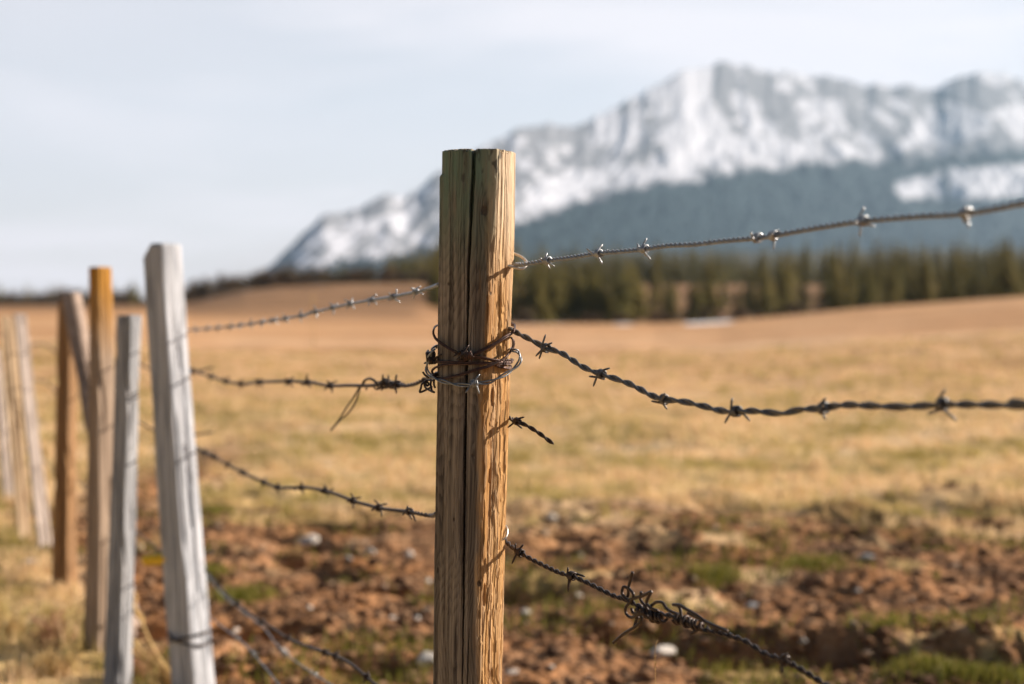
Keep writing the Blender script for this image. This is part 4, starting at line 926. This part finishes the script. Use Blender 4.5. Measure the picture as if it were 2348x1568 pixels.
cc = mix(nt, attr(nt, 'woods'), rk, fo); cc = mix(nt, attr(nt, 'snow'), cc, (.56, .58, .645))
L(nt, cc, bs.inputs['Base Color']); bs.inputs['Roughness'].default_value = .9; bs.inputs['Specular IOR Level'].default_value = .1
bump(nt, bs, noise(nt, v, .03, 6, .6), .5, 6)
mo = obj('mountain', np.stack([Xm, Ym, Zm], -1).reshape(-1, 3), q, m, attrs={'snow': snow, 'woods': wood_}); mo['kind'] = 'structure'
# the forest on the lower slope
n = 9000
ci = rng.integers(20, nu-1, n); ri = rng.integers(0, 150, n); ok = (wood_[ri, ci] > .5) & (Dg[ri, ci] > 620); ci, ri = ci[ok], ri[ok]
bx, by, bz = Xm[ri, ci], Ym[ri, ci], Zm[ri, ci]; hh = 9+9*rng.random(len(bx)); aw = rng.random(len(bx))*6.28
Vt = []
for k in range(5): Vt.append(np.stack([bx+hh*.2*np.cos(aw+k*1.2566), by+hh*.2*np.sin(aw+k*1.2566), bz+hh*.02], -1))
Vt.append(np.stack([bx, by, bz+hh], -1)); Vt = np.stack(Vt, 1).reshape(-1, 3)
b6 = (np.arange(len(bx))*6)[:, None, None]; Ft = (b6+np.array([[[k, (k+1) % 5, 5] for k in range(5)]])).reshape(-1, 3)
tag(obj('mountain_forest', Vt, Ft, foliage_mat('distant_needles', (.014, .030, .036), (.022, .040, .044), (.018, .034, .040)), smooth=False), 'dark forest covering the lower slope of the mountain', 'forest', kind='stuff')

# ------------------------------------------------------------------ haze
Vb = np.array([[sx*8200, sy*8200, sz_] for sx in (-1, 1) for sy in (-1, 1) for sz_ in (-45, 1150)], float)
Fb = np.array([[0, 1, 3, 2], [4, 6, 7, 5], [0, 4, 5, 1], [2, 3, 7, 6], [0, 2, 6, 4], [1, 5, 7, 3]])
mh = bpy.data.materials.new('thin_blue_air'); mh.use_nodes = True; nt = mh.node_tree; nt.nodes.remove(nt.nodes['Principled BSDF'])
pv = N(nt, 'ShaderNodeVolumePrincipled'); pv.inputs['Color'].default_value = (.46, .68, .92, 1); pv.inputs['Density'].default_value = 7.0e-5; pv.inputs['Anisotropy'].default_value = .2
L(nt, pv.outputs[0], nt.nodes['Material Output'].inputs['Volume'])
hz = obj('haze', Vb, Fb, mh, smooth=False); tag(hz, 'thin bluish haze in the air before the mountain', 'haze', kind='stuff')

# ------------------------------------------------------------------ light
SUN_AZ, SUN_EL = R(74), R(23)      # clockwise from the viewing direction
sd = bpy.data.lights.new('sun', 'SUN'); so = bpy.data.objects.new('sun', sd); C.objects.link(so)
sd.energy = 5.0; sd.angle = R(.6); sd.color = (1, .86, .72)
d = Vector((math.sin(SUN_AZ)*math.cos(SUN_EL), math.cos(SUN_AZ)*math.cos(SUN_EL), math.sin(SUN_EL)))
so.rotation_euler = d.to_track_quat('Z', 'Y').to_euler(); so.location = (8, 4, 6)
w = bpy.data.worlds.new('World'); S.world = w; w.use_nodes = True; nt = w.node_tree
bg = nt.nodes['Background']; bg.inputs['Strength'].default_value = .06
sky = N(nt, 'ShaderNodeTexSky', sky_type='NISHITA'); sky.sun_disc = False; sky.sun_elevation = SUN_EL; sky.sun_rotation = SUN_AZ; sky.air_density = 1; sky.dust_density = 1.; sky.ozone_density = 1
v = coords(nt, 'Generated')
cl = mapping(nt, v, (1.5, 1.5, 9), (0, R(11), 0), (2, 0, .4)); f1 = noise(nt, cl, 1.3, 4, .5, .6)
f2 = noise(nt, mapping(nt, v, (1.2, 1.2, 5), (0, R(9), 0), (3, 1, 2)), 1.2, 3, .5)
fac = mth(nt, 'MULTIPLY_ADD', mrange(nt, f1, .42, .62), .30); nt.nodes[-1].inputs[2].default_value = .58
fac2 = mth(nt, 'ADD', fac, mth(nt, 'MULTIPLY', mrange(nt, f2, .4, .65), .14))
sv3 = N(nt, 'ShaderNodeVectorMath', operation='DOT_PRODUCT'); L(nt, v, sv3.inputs[0]); sv3.inputs[1].default_value = (math.sin(R(24)), math.cos(R(24)), 0)
br = mrange(nt, sv3.outputs['Value'], .2, .72, 0, 1)          # a bright veil of thin cloud over the mountains, sky dimmed overhead and behind to cut the fill light
cloud = mix(nt, br, (.12, .3, .6), (9.2, 8.55, 8.75))
L(nt, mix(nt, fac2, sky.outputs[0], cloud), bg.inputs['Color'])

S.view_settings.view_transform = 'Standard'; S.view_settings.look = 'None'; S.view_settings.exposure = 1.12; S.view_settings.gamma = 1; S.view_settings.use_curve_mapping = False
S.render.engine = 'CYCLES'; S.cycles.use_denoising = True; S.cycles.max_bounces = 6; S.cycles.diffuse_bounces = 3; S.cycles.volume_bounces = 0; S.cycles.transparent_max_bounces = 6
try: S.cycles.denoiser = 'OPENIMAGEDENOISE'
except Exception: pass
for o in bpy.data.objects:
    if '_o' in o: del o['_o']
